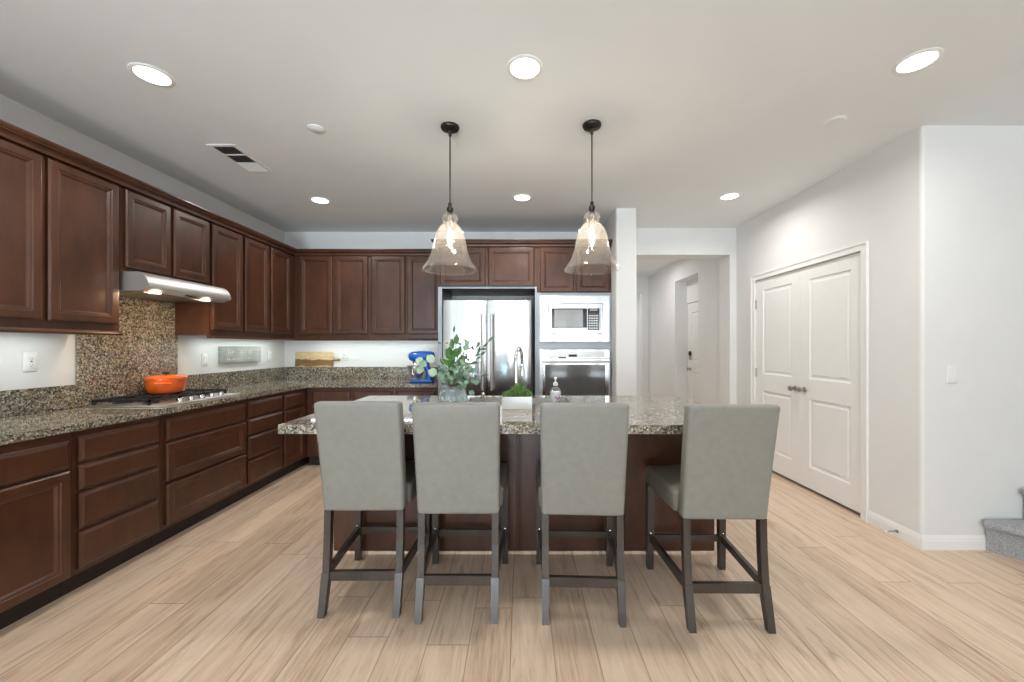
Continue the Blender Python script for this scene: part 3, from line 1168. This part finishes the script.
# microwave with its trim kit
t = thing('microwave_oven', 'built-in stainless microwave with wide trim above the wall oven', 'microwave', (0, TF, 0))
bm = nb()
mx0, mx1, mz0, mz1 = .298, .884, 1.456, 1.776
tx0, tx1, tz0, tz1 = .2045, .9645, 1.369, 1.866
for a, b, c, d in ((tx0, mx0 - .006, tz0, tz1), (mx1 + .006, tx1, tz0, tz1), (mx0 - .006, mx1 + .006, mz1 + .006, tz1), (mx0 - .006, mx1 + .006, tz0, mz0 - .006)):
    box(bm, a, b, -.018, .02, c, d)
obj('trim_frame', bm, M['steel'], t)
bm = nb()
box(bm, mx0 - .0055, mx1 + .0055, .004, .40, mz0 - .0055, mz1 + .0055)
obj('body', bm, M['black'], t)
cx = mx0 + .418
bm = nb()
for a, b, c, d in ((mx0, mx0 + .034, mz0, mz1), (cx, cx + .004, mz0, mz1), (mx0 + .034, cx, mz0, mz0 + .06), (mx0 + .034, cx, mz1 - .048, mz1)):
    box(bm, a, b, -.026, .003, c, d)
dr = obj('door', bm, M['steel'], t)
bm = nb()
box(bm, mx0 + .034, cx, -.022, .003, mz0 + .06, mz1 - .048)
wn = obj('window', bm, M['black_glass'], dr)
bm = nb()
box(bm, mx0 + .064, cx - .045, -.0235, -.0222, mz0 + .070, mz1 - .060)
obj('window_screen', bm, M['grey_glass'], dr)
bm = nb()
for a, b, c, d in ((cx + .0045, mx1, mz0, mz0 + .035), (cx + .0045, mx1, mz1 - .048, mz1), (mx1 - .036, mx1, mz0 + .035, mz1 - .048)):
    box(bm, a, b, -.026, .003, c, d)
obj('side_frame', bm, M['steel'], t)
bm = nb()
box(bm, cx + .0045, mx1 - .036, -.024, .003, mz0 + .035, mz1 - .048)
cp = obj('control_panel', bm, M['black_glass'], t)
bm = nb()
for r in range(6):
    for c in range(4):
        x = cx + .018 + c * .026
        z = mz0 + .052 + r * .027
        box(bm, x, x + .017, -.0255, -.0241, z, z + .012)
obj('keypad_buttons', bm, M['nickel'], cp)
bm = nb()
box(bm, cx + .03, mx1 - .055, -.0255, -.0241, mz1 - .075, mz1 - .056)
obj('display', bm, M['grey_glass'], cp)

# wall oven
t = thing('wall_oven', 'stainless wall oven with dark glass door below the microwave', 'oven', (0, TF, 0))
ox0, ox1 = .2355, .9645
bm = nb()
box(bm, .2045, .2350, -.012, .02, .465, 1.286)
box(bm, ox0, ox1, .006, .5, .465, 1.284)
obj('body', bm, M['steel_h'], t)
bm = nb()
box(bm, ox0, ox1, -.030, .005, 1.190, 1.284, .003, 1)
cp = obj('control_panel', bm, M['steel'], t)
bm = nb()
box(bm, ox0 + .02, ox1 - .06, -.0325, -.0302, 1.200, 1.270)
gl = obj('glass_strip', bm, M['nickel'], cp)
bm = nb()
box(bm, .515, .605, -.0335, -.0326, 1.203, 1.230)
obj('display', bm, M['black'], cp)
bm = nb()
box(bm, .405, .490, -.0335, -.0326, 1.190, 1.203)
obj('button_row', bm, M['black'], cp)
bm = nb()
for a, b, c, d in ((ox0, ox0 + .026, .49, 1.180), (ox1 - .055, ox1, .49, 1.180), (ox0 + .026, ox1 - .055, 1.118, 1.180), (ox0 + .026, ox1 - .055, .49, .56)):
    box(bm, a, b, -.034, .004, c, d)
dr = obj('door', bm, M['steel'], t)
bm = nb()
box(bm, ox0 + .026, ox1 - .055, -.030, .004, .56, 1.118)
obj('window', bm, M['oven_glass'], dr)
bm = nb()
lathe(bm, [(.011, ox0 - .005), (.011, ox1 - .02)], (0, -.075, 1.152), 14, 'x')
for x in (ox0 + .05, ox1 - .08):
    lathe(bm, [(.008, -.075), (.008, -.034)], (x, 0, 1.152), 10, 'y')
obj('handle', bm, M['steel_h'], dr, 40)

# ------------------------------------------------------------------ island
IX0, IX1, IY0, IY1 = -1.243, 1.268, 2.020, 3.245
BX0, BX1, BY0, BY1 = -1.190, 1.230, 2.515, 3.205
SX0, SX1, SY0, SY1 = -.400, .352, 2.735, 3.125
t = thing('kitchen_island', 'dark cherry kitchen island base behind the row of counter stools', 'island', (0, 0, 0))
bm = nb()
ITOP = CT - .046
box(bm, BX0, BX1, BY0, BY0 + .03, 0, ITOP)
box(bm, BX0, BX1, BY1 - .03, BY1, 0, ITOP)
box(bm, BX0, BX0 + .03, BY0 + .03, BY1 - .03, 0, ITOP)
box(bm, BX1 - .03, BX1, BY0 + .03, BY1 - .03, 0, ITOP)
obj('carcass', bm, M['wood'], t)
for a, b in ((BX0 + .002, -.026), (.0, .632), (.656, BX1 - .002)):
    bm = nb()
    box(bm, a, b, BY0 - .010, BY0 - .0005, .022, ITOP, .002, 1)
    obj('back_panel', bm, M['wood'], t)
bm = nb()
box(bm, -.018, -.008, BY0 - .013, BY0 - .0005, .022, ITOP, .002, 1)
obj('batten', bm, M['wood'], t)
bm = nb()
box(bm, BX0 - .008, BX1 + .008, BY0 - .020, BY0 - .0105, 0, .020, .003, 1)
sm = obj('shoe_molding', bm, M['floor'], t)
for a, b in ((BX0 + .03, -.80), (-.78, -.02), (.0, .60), (.62, BX1 - .03)):
    bm = nb()
    vsx = box(bm, a, b, BY1 + .0005, BY1 + .020, .13, .83, .004, 1)
    obj('door', bm, M['wood'], t)
bm = nb()
for a, b, c, d in ((IX0, IX1, IY0, SY0), (IX0, IX1, SY1, IY1), (IX0, SX0, SY0, SY1), (SX1, IX1, SY0, SY1)):
    box(bm, a, b, c, d, ITOP + .0005, CT)
bmesh.ops.remove_doubles(bm, verts=bm.verts[:], dist=1e-5)
tag(obj('island_countertop', bm, M['granite']), 'polished speckled granite island countertop behind the stool backs', 'countertop')
bm = nb()
g = .004
def shell(bm, x0, x1, y0, y1, zb, zt, th=.003):
    box(bm, x0, x1, y0, y1, zb, zb + th)
    box(bm, x0, x0 + th, y0, y1, zb + th, zt)
    box(bm, x1 - th, x1, y0, y1, zb + th, zt)
    box(bm, x0 + th, x1 - th, y0, y0 + th, zb + th, zt)
    box(bm, x0 + th, x1 - th, y1 - th, y1, zb + th, zt)
shell(bm, SX0 + g, SX1 - g, SY0 + g, SY1 - g, .69, CT - .004)
t = thing('kitchen_sink', 'undermount stainless sink set into the island countertop', 'sink', (0, 0, 0))
obj('basin', bm, M['steel_h'], t)
bm = nb()
lathe(bm, [(.045, .6935), (.045, .697), (.02, .697)], ((SX0 + SX1) / 2, (SY0 + SY1) / 2, 0), 18)
obj('drain', bm, M['chrome'], t, 40)

# faucet
t = thing('kitchen_faucet', 'tall chrome gooseneck faucet standing at the island sink', 'faucet', (-.034, 2.685, CT + .0005), R(-14))
bm = nb()
lathe(bm, [(.027, 0), (.027, .006), (.020, .012), (.017, .05), (.0165, .10)], (0, 0, 0), 20)
obj('base', bm, M['chrome'], t, 40)
bm = nb()
pts = [(0, 0, .10), (0, 0, .20), (0, 0, .29)]
rr = .088
for k in range(1, 15):
    a = PI - k * PI * .98 / 14
    pts.append((0, rr + rr * math.cos(a), .29 + rr * math.sin(a) * 1.12))
pts.append((0, rr * 2 + .001, .26))
tube(bm, pts, .0125, 12)
obj('spout', bm, M['chrome'], t, 60)
bm = nb()
lathe(bm, [(.0135, .262), (.016, .25), (.019, .21), (.020, .19), (.014, .188)], (0, rr * 2 + .001, 0), 16)
obj('spray_head', bm, M['chrome'], t, 40)
bm = nb()
tube(bm, [(.016, 0, .07), (.045, 0, .075), (.085, 0, .10)], [.010, .007, .006], 10)
obj('lever', bm, M['chrome'], t, 60)
t = thing('soap_dispenser', 'small chrome soap dispenser on the island between faucet and vase', 'dispenser', (-.258, 2.69, CT + .0005))
bm = nb()
lathe(bm, [(.022, 0), (.022, .005), (.012, .01), (.011, .065), (.013, .068), (.013, .085), (.006, .09)], (0, 0, 0), 16)
obj('body', bm, M['chrome'], t, 40)
bm = nb()
tube(bm, [(0, 0, .078), (.0, .04, .082), (.0, .07, .074)], .006, 8)
obj('nozzle', bm, M['chrome'], t, 60)

# planter
t = thing('planter_box', 'white ceramic planter box with bright green moss plant on the island', 'planter', (-.026, 2.585, CT + .0005))
bm = nb()
pw, pd, ph, th = .096, .055, .079, .006
for a, b, c, d, e, f in ((-pw, pw, -pd, -pd + th, 0, ph), (-pw, pw, pd - th, pd, 0, ph), (-pw, -pw + th, -pd + th, pd - th, 0, ph), (pw - th, pw, -pd + th, pd - th, 0, ph), (-pw + th, pw - th, -pd + th, pd - th, 0, th)):
    box(bm, a, b, c, d, e, f)
obj('pot', bm, M['ceramic'], t)
bm = nb()
box(bm, -pw + th + .0005, pw - th - .0005, -pd + th + .0005, pd - th - .0005, th, ph - .006)
obj('soil', bm, M['soil'], t)
bm = nb()
random.seed(11)


def leaf(bm, base, d, up, ln, wd, fold=0.15, curl=0.2, n=4, round_=False):
    d = Vector(d).normalized()
    up = Vector(up)
    side = d.cross(up)
    if side.length < 1e-4:
        side = d.cross(Vector((1, 0, 0)))
    side.normalize()
    nrm = side.cross(d).normalized()
    base = Vector(base)
    prof = [0.0, .8, 1.0, .8, 0.0] if round_ else [0.0, .75, 1.0, .62, 0.0]
    rows = []
    for k, pr in enumerate(prof):
        s = k / (len(prof) - 1)
        c = base + d * (ln * s) - nrm * (curl * ln * s * s)
        hw = wd / 2 * pr
        if pr == 0:
            rows.append([bm.verts.new(c)])
        else:
            rows.append([bm.verts.new(c + side * hw + nrm * fold * hw), bm.verts.new(c), bm.verts.new(c - side * hw + nrm * fold * hw)])
    for a, b in zip(rows, rows[1:]):
        if len(a) == 1 and len(b) == 3:
            bm.faces.new((a[0], b[0], b[1]))
            bm.faces.new((a[0], b[1], b[2]))
        elif len(a) == 3 and len(b) == 1:
            bm.faces.new((a[0], a[1], b[0]))
            bm.faces.new((a[1], a[2], b[0]))
        else:
            bm.faces.new((a[0], a[1], b[1], b[0]))
            bm.faces.new((a[1], a[2], b[2], b[1]))


for k in range(900):
    x = random.uniform(-pw + .006, pw - .006) * 1.02
    y = random.uniform(-pd + .006, pd - .006)
    hgt = .034 + .062 * math.exp(-((x - .01) / .05) ** 2) * random.uniform(.5, 1.15)
    d = Vector((random.uniform(-.5, .5) + x * 3.0, random.uniform(-.5, .5) + y * 3, 1))
    z = ph - .01 + random.uniform(0, hgt * .5)
    leaf(bm, (x, y, z), d, (random.uniform(-1, 1), random.uniform(-1, 1), .2), hgt * .62, .006, .2, .25)
obj('foliage', bm, M['moss'], t)

# soap bottle
t = thing('soap_bottle', 'clear pump soap bottle with purple floral label on the island', 'bottle', (.232, 2.735 - .075, CT + .0005))
bm = nb()
bp = [(.034, 0), (.038, .004), (.038, .095), (.035, .108), (.024, .122), (.013, .130), (.013, .138)]
lathe(bm, bp, (0, 0, 0), 24)
obj('bottle', bm, M['clear'], t, 50)
bm = nb()
lathe(bm, [(.031, .004), (.0345, .008), (.0345, .090), (.031, .100)], (0, 0, 0), 24)
obj('liquid_soap', bm, M['soap'], t, 50)
bm = nb()
lathe(bm, [(.016, .1385), (.017, .140), (.016, .158), (.008, .162), (.005, .164), (.005, .182), (.011, .184), (.011, .192), (.004, .196)], (0, 0, 0), 18)
tube(bm, [(0, 0, .188), (0, .025, .189), (0, .042, .182)], .0045, 8)
obj('pump', bm, M['plate'], t, 40)
bm = nb()
for k in range(26):
    a = R(-90) + random.uniform(-.15, 1.0)
    z = random.uniform(.012, .062) if k > 6 else random.uniform(.05, .07)
    r = .0388
    s = random.uniform(.003, .0065)
    c = Vector((r * math.cos(a), r * math.sin(a), z))
    tx = Vector((-math.sin(a), math.cos(a), 0))
    n_ = Vector((math.cos(a), math.sin(a), 0))
    vv = [bm.verts.new(c + tx * s * math.cos(2 * PI * q / 6) + Vector((0, 0, s * math.sin(2 * PI * q / 6))) + n_ * (.0006 if q % 2 else 0)) for q in range(6)]
    bm.faces.new(vv)
lb = obj('floral_label', bm, M['purple'], t)
lb['label'] = 'purple flower print'

# vase and bouquet
VX, VY = -.452, 2.62
t = thing('glass_vase', 'pale blue-tinted clear glass vase on the island behind a stool', 'vase', (VX, VY, CT + .0005))
bm = nb()
lathe(bm, [(.078, 0), (.096, .004), (.102, .03), (.099, .06), (.088, .10), (.079, .128), (.084, .143), (.081, .143), (.076, .128), (.085, .10), (.096, .06), (.099, .03), (.092, .008), (.03, .006)], (0, 0, 0), 32)
obj('vessel', bm, M['vase'], t, 50)

t = thing('greenery_bouquet', 'bouquet of eucalyptus and ficus greenery standing in the glass vase', 'plant', (VX, VY, CT + .10))
OFF = Vector((VX, VY, CT + .10))


def Q(px, py, dy=0.0):
    return P(px, py, VY + dy) - OFF


random.seed(21)
mouth = Q(453, 388)
tips = [(454, 333, .0, 'c'), (452, 350, -.02, 'b'), (449, 360, -.05, 'b'), (456, 345, .02, 'b'), (458, 356, .04, 'b'), (488, 342, .02, 'c'), (476, 348, .05, 'c'), (480, 356, -.02, 'c'), (466, 346, .03, 'a'),
        (434, 362, -.03, 'p'), (437, 374, -.06, 'p'), (424, 371, .05, 'p'), (423, 363, .04, 'p'), (462, 366, -.05, 'a'), (470, 372, .0, 'a'), (446, 374, -.08, 'a'), (473, 382, -.04, 'a'), (481, 376, .03, 'c'), (469, 391, -.07, 'a')]
stems = nb()
bms = {'a': nb(), 'b': nb(), 'c': nb(), 'p': nb()}
for px, py, dy, kd in tips:
    e = Q(px, py, dy)
    st = Vector((random.uniform(-.03, .03), random.uniform(-.03, .03), -.080))
    mid = mouth * .5 + e * .5 + Vector((0, 0, .025))
    m0 = Vector((mouth.x + random.uniform(-.03, .03), random.uniform(-.03, .03), .058))
    path = [st, st.lerp(m0, .6), m0, mid, e]
    tube(stems, path, [.0024, .0024, .0022, .002, .0016], 6)
    d = (e - mid).normalized()
    ln, wd, rd = {'a': (.045, .036, True), 'b': (.078, .036, False), 'c': (.052, .018, False), 'p': (.062, .058, True)}[kd]
    leaf(bms[kd], e, d, (random.uniform(-.3, .3), -1, .25), ln, wd, .12, .15, round_=rd)
    nl = {'a': 7, 'b': 6, 'c': 7, 'p': 2}[kd]
    for k in range(nl):
        s = random.uniform(.1, .95)
        c = (m0.lerp(mid, s * 2) if s < .5 else mid.lerp(e, s * 2 - 1))
        ax = Vector((random.uniform(-1, 1), random.uniform(-1, .6), random.uniform(-.3, .8)))
        kk = kd if kd != 'p' else random.choice('ap')
        f = random.uniform(.65, 1.05)
        leaf(bms[kk], c, ax + d * .5, (random.uniform(-.4, .4), -1, .4), ln * f, wd * f, .15, .2, round_=rd)
for k in range(60):
    px = random.gauss(457, 9)
    py = random.uniform(361, 382)
    c = Q(px, py, random.uniform(-.10, .08))
    ax = Vector((random.uniform(-1, 1), random.uniform(-1, .3), random.uniform(-.7, .6)))
    f = random.uniform(.7, 1.1)
    leaf(bms['a'], c, ax, (random.uniform(-.4, .4), -1, .4), .040 * f, .034 * f, .15, .2, round_=True)
for k in range(22):
    px = random.gauss(460, 8)
    py = random.uniform(340, 366)
    c = Q(px, py, random.uniform(-.06, .06))
    ax = Vector((random.uniform(-1, 1), random.uniform(-1, .3), random.uniform(-.2, .9)))
    leaf(bms['c'], c, ax, (random.uniform(-.4, .4), -1, .4), .03, .013, .15, .2)
obj('stem', stems, M['stem'], t)['kind'] = 'stuff'
for kd, nm, mt in (('a', 'eucalyptus_foliage', 'leaf_a'), ('b', 'ficus_foliage', 'leaf_b'), ('c', 'olive_foliage', 'leaf_c'), ('p', 'pale_foliage', 'leaf_p')):
    o = obj(nm, bms[kd], M[mt], t)
    o['kind'] = 'stuff'

# ------------------------------------------------------------------ counter stools
def make_stool():
    t = thing('counter_stool', '', 'stool')
    bm = nb()
    # backrest: slightly bent, reclined, soft edges
    nz, nx = 8, 6
    hw, th = .207, .070
    z0, z1 = .487, 1.046
    def pt(s, q, front):
        z = z0 + (z1 - z0) * q
        y = -.222 - .078 * q - .016 * q * q + (th if front else 0)
        ww = hw * (.975 + .03 * q)
        return (s * ww, y, z)
    grid = {}
    A = []
    for q in range(nz + 1):
        row = [bm.verts.new(pt(-1 + 2 * k / nx, q / nz, False)) for k in range(nx + 1)] + [bm.verts.new(pt(1 - 2 * k / nx, q / nz, True)) for k in range(nx + 1)]
        A.append(row)
    for a, b in zip(A, A[1:]):
        loop_bridge(bm, a, b)
    n = nx + 1
    for row in (A[0], A[-1]):
        for k in range(nx):
            bm.faces.new((row[k], row[k + 1], row[2 * n - 2 - k], row[2 * n - 1 - k]))
    bmesh.ops.recalc_face_normals(bm, faces=bm.faces[:])
    sharp = [e for e in bm.edges if len(e.link_faces) == 2 and e.calc_face_angle() > R(50)]
    bmesh.ops.bevel(bm, geom=sharp, offset=.018, segments=4, affect='EDGES', profile=.5)
    obj('backrest', bm, M['leather'], t, 60)
    bm = nb()
    box(bm, -.228, .228, -.150, .285, .492, .602)
    bmesh.ops.subdivide_edges(bm, edges=bm.edges[:], cuts=5, use_grid_fill=True)
    for v in bm.verts:
        fx, fy = v.co.x / .228, (v.co.y - .0675) / .2175
        if v.co.z > .59:
            v.co.z += .030 * (1 - fx * fx) * (1 - fy * fy) ** .5 if abs(fy) < 1 else 0
        v.co.x *= 1 - .05 * max(0, -fy)
    sharp = [e for e in bm.edges if len(e.link_faces) == 2 and e.calc_face_angle() > R(55)]
    bmesh.ops.bevel(bm, geom=sharp, offset=.022, segments=3, affect='EDGES', profile=.5)
    obj('seat', bm, M['seat'], t, 60)
    for s in (-1, 1):
        bm = nb()
        bar(bm, [(s * .181, -.272, 0, .016, .017), (s * .181, -.240, .12, .018, .019), (s * .181, -.222, .19, .0185, .020), (s * .1805, -.2215, .1905, .0165, .018), (s * .181, -.206, .34, .0165, .018), (s * .181, -.200, .495, .0165, .018)])
        obj('leg', bm, M['leg'], t)
        bm = nb()
        bar(bm, [(s * .211, .245, 0, .017, .017), (s * .209, .245, .495, .020, .020)])
        lg = obj('leg', bm, M['leg'], t)
        bm = nb()
        for z in (.155, .215):
            lathe(bm, [(.006, .2235), (.005, .2215), (.002, .2205)], (s * .211, 0, z), 10, 'y')
        obj('bolt', bm, M['chrome'], lg)
        bm = nb()
        bar2 = [Vector((s * .183, -.214, .180)), Vector((s * .209, .226, .184))]
        a, b = bar2
        rows = []
        for p in (a, b):
            rows.append([bm.verts.new((p.x + dx, p.y, p.z + dz)) for dx, dz in ((-.010, -.021), (.010, -.021), (.010, .021), (-.010, .021))])
        loop_bridge(bm, rows[0], rows[1])
        bm.faces.new(rows[0][::-1])
        bm.faces.new(rows[1])
        obj('stretcher', bm, M['leg'], t)
    bm = nb()
    box(bm, -.1635, .1635, -.236, -.214, .150, .196)
    obj('stretcher', bm, M['leg'], t)
    bm = nb()
    box(bm, -.193, .193, .236, .256, .162, .200)
    obj('stretcher', bm, M['leg'], t)
    return t


stool = make_stool()
SPOTS = [(-.790, 2.196, 0.6, 'grey leather counter stool standing before the bare end of the island beside the drawers'),
         (-.308, 2.157, 0.0, 'grey leather counter stool standing in front of the vase of greenery'),
         (.310, 2.140, -2.6, 'grey leather counter stool standing in front of the clear soap bottle'),
         (.972, 2.094, -.6, 'grey leather counter stool pulled out beside the closet end, its seat showing')]
for i, (x, y, rz, label) in enumerate(SPOTS):
    o = stool if i == 0 else copy_tree(stool)
    o.location = (x, y, 0)
    o.rotation_euler = (0, 0, R(rz))
    o['label'] = label
    o['group'] = 'counter stools along the island'

# ------------------------------------------------------------------ ceiling: downlights, detectors, vent, pendants
def downlight(label, x, y, power):
    t = thing('recessed_light', label, 'light', (x, y, H), 0, 'recessed ceiling lights')
    bm = nb()
    lathe(bm, [(.094, -.001), (.094, -.003), (.088, -.006), (.076, -.006), (.073, -.002)], (0, 0, 0), 36, cap0=False, cap1=False)
    obj('trim_ring', bm, M['plate'], t, 50)
    bm = nb()
    lathe(bm, [(.0735, -.0015), (.0735, -.004), (.06, -.005)], (0, 0, 0), 36)
    obj('lens', bm, M['lens'], t)
    area_light('downlight_glow', (0, 0, -.012), (0, 0, 0), .14, .14, power, (1.0, .975, .94), t, 'DISK', 165)
    return t


DLP = 9.5
for (x, y, lb) in [(-1.946, 2.085, 'round recessed ceiling light in front of the ceiling vent over the long counter'),
                   (.02, 2.03, 'round recessed ceiling light in front of the two glass pendants'),
                   (1.99, 1.985, 'round recessed ceiling light nearest the switch wall by the stairs'),
                   (-1.962, 3.86, 'small round recessed ceiling light above the corner of the wall cabinets'),
                   (.01, 3.79, 'small round recessed ceiling light between the two glass pendants'),
                   (1.985, 3.76, 'small round recessed ceiling light just before the hallway opening')]:
    downlight(lb, x, y, DLP)
area_light('daylight', (1.95, 8.9, 2.5), (0, 0, 0), 1.0, .5, 10, (1, .98, .95))
area_light('hall_glow', (1.9, 6.6, 2.70), (0, 0, 0), .3, .3, 9, (1, .97, .93))

t = thing('smoke_detector', 'flat round white detector disc on the ceiling near the air vent', 'detector', (-1.346, 2.594, H))
bm = nb()
lathe(bm, [(.053, -.0005), (.053, -.005), (.048, -.008)], (0, 0, 0), 28)
obj('cover', bm, M['ceiling'], t, 40)
bm = nb()
lathe(bm, [(.032, -.0085), (.030, -.010)], (0, 0, 0), 24)
obj('center_cap', bm, M['ceiling'], t, 40)
t = thing('sprinkler_cover', 'flat round white sprinkler cover on the ceiling near the closet wall', 'sprinkler', (1.994, 2.508, H))
bm = nb()
lathe(bm, [(.062, -.0005), (.062, -.004)], (0, 0, 0), 28)
obj('rim', bm, M['plate'], t, 40)
bm = nb()
lathe(bm, [(.054, -.0045), (.052, -.009)], (0, 0, 0), 28)
obj('cap', bm, M['ceiling'], t, 40)

t = thing('ceiling_vent', 'white rectangular air vent with dark louvre sections in the ceiling', 'vent', (-2.127, 3.012, H))
bm = nb()
vw, vl = .103, .22
for a, b, c, d in ((-vw, vw, -vl, -vl + .026), (-vw, vw, vl - .026, vl), (-vw, -vw + .026, -vl + .026, vl - .026), (vw - .026, vw, -vl + .026, vl - .026)):
    box(bm, a, b, c, d, -.008, -.0005, .002, 1)
for y in (-.072, .060):
    box(bm, -vw + .026, vw - .026, y - .006, y + .006, -.008, -.0005)
obj('frame', bm, M['plate'], t)
bm = nb()
box(bm, -vw + .026, vw - .026, -vl + .026, vl - .026, -.0020, -.0008)
obj('duct_opening', bm, M['vent_dark'], t)
bm = nb()
for k in range(9):
    y = .070 + k * .0135
    prism(bm, [(y, -.0022), (y + .012, -.0075), (y + .0125, -.0070), (y + .0008, -.0021)], 'x', -vw + .027, vw - .027)
obj('louvre', bm, M['plate'], t)
bm = nb()
for k in range(7):
    x = -vw + .034 + k * .0205
    for y0, y1 in ((-vl + .027, -.079), (-.065, .053)):
        prism(bm, [(x, -.0022), (x + .004, -.0075), (x + .0045, -.0074), (x + .001, -.0021)], 'y', y0, y1)
obj('louvre', bm, M['nickel'], t)

GP = [(.014, .405), (.014, .395)]


def pendant(label, x, y):
    t = thing('pendant_light', label, 'pendant light', (x, y, H), 0, 'glass bell pendants over the island')
    bm = nb()
    lathe(bm, [(.060, -.0005), (.061, -.008), (.056, -.018), (.030, -.026), (.012, -.030), (.010, -.060), (.006, -.066)], (0, 0, 0), 28)
    obj('canopy', bm, M['bronze'], t, 40)
    bm = nb()
    tube(bm, [(0, 0, -.06), (0, 0, -.30), (0, 0, -.50)], .0045, 10)
    obj('rod', bm, M['bronze'], t, 60)
    bm = nb()
    lathe(bm, [(.006, -.494), (.012, -.500), (.013, -.512), (.009, -.518), (.020, -.528), (.022, -.540), (.019, -.552), (.014, -.560), (.020, -.566), (.020, -.574)], (0, 0, 0), 20)
    obj('swivel', bm, M['bronze'], t, 40)
    # bell: outer surface then inner surface, one closed shell
    out = [(.020, -.566), (.036, -.572), (.050, -.586), (.053, -.600), (.049, -.616), (.040, -.628), (.042, -.634), (.062, -.652), (.082, -.680), (.096, -.715), (.104, -.755), (.113, -.800), (.126, -.842), (.143, -.880), (.162, -.908), (.176, -.926), (.179, -.934)]
    inn = [(max(r - .0035, .004), z + (.0015 if k else .0)) for k, (r, z) in enumerate(out)][::-1]
    prof = out + [(.177, -.938)] + inn
    bm = nb()
    lathe(bm, prof, (0, 0, 0), 40, cap0=False, cap1=False)
    obj('glass_shade', bm, M['glass'], t, 60)
    bm = nb()
    lathe(bm, [(.0105, -.575), (.0105, -.620), (.022, -.622), (.024, -.655), (.019, -.660)], (0, 0, 0), 18)
    obj('socket', bm, M['nickel'], t, 40)
    bm = nb()
    lathe(bm, [(.012, -.661), (.016, -.675), (.024, -.705), (.026, -.735), (.022, -.765), (.012, -.785), (.003, -.792)], (0, 0, 0), 20)
    b = obj('bulb', bm, M['clear'], t, 60)
    bm = nb()
    for k in range(6):
        a = 2 * PI * k / 6
        c0, c1 = Vector((.006 * math.cos(a), .006 * math.sin(a), -.670)), Vector((.014 * math.cos(a), .014 * math.sin(a), -.755))
        tube(bm, [c0, c1], .0028, 6)
    lathe(bm, [(.003, -.662), (.009, -.68), (.009, -.75), (.003, -.765)], (0, 0, 0), 12)
    obj('filament', bm, M['bulb'], b)
    l = bpy.data.lights.new('bulb_glow', 'POINT')
    l.energy = 13.0
    l.color = (1.0, .89, .77)
    l.shadow_soft_size = .021
    lo = bpy.data.objects.new('bulb_glow', l)
    lo.location = (0, 0, -.715)
    COL.objects.link(lo)
    lo.parent = t
    return t


pendant('clear glass bell pendant light above the vase of greenery', -.462, 2.572)
pendant('clear glass bell pendant light above the soap bottle before the oven cabinet', .4575, 2.548)

# ------------------------------------------------------------------ stairs and door stop
t = thing('carpeted_stairs', 'grey carpeted bottom stair step against the wall below the switch', 'stairs', (0, 0, 0))
dv = Vector((.49, -.87)).normalized()
nv = Vector((-.87, -.49)).normalized()
for k, off in enumerate((0, .25, .50)):
    z1 = .202 + .20 * k
    p0 = Vector((2.995 + off, STAIRY - .016))
    p1 = p0 + dv * 1.25
    e0, e1 = Vector((4.2, STAIRY - .016)), Vector((4.6, p1.y))
    bm = nb()
    zb = 0 if k == 0 else z1 - .2
    prism(bm, [tuple(p0), tuple(p1), tuple(e1), tuple(e0)], 'z', zb + (.0005 if k else 0), z1 - .050)
    # rounded nosing
    prof = [(0, z1 - .0495), (.030, z1 - .048), (.042, z1 - .036), (.044, z1 - .020), (.036, z1 - .006), (.022, z1)]
    A = [bm.verts.new((*(p0 + nv * u), z)) for u, z in prof] + [bm.verts.new((*e0, z1)), bm.verts.new((*e0, z1 - .0495))]
    B = [bm.verts.new((*(p1 + nv * u), z)) for u, z in prof] + [bm.verts.new((*e1, z1)), bm.verts.new((*e1, z1 - .0495))]
    loop_bridge(bm, A, B)
    bm.faces.new(A[::-1])
    bm.faces.new(B)
    obj('step', bm, M['carpet'], t, 40)
t = thing('door_stop', 'small spring door stop on the baseboard beside the closet', 'door stop', (XR - .0145, 2.715, .043), R(90))
bm = nb()
lathe(bm, [(.012, 0), (.012, .004), (.006, .006)], (0, 0, 0), 12, 'y')
pts = []
for k in range(60):
    a = k * .9
    pts.append((.0045 * math.cos(a), .006 + .0011 * k, .0045 * math.sin(a)))
tube(bm, pts, .0014, 5)
obj('spring', bm, M['nickel'], t)
bm = nb()
lathe(bm, [(.007, .072), (.008, .076), (.007, .086)], (0, 0, 0), 12, 'y')
obj('tip', bm, M['plate'], t)
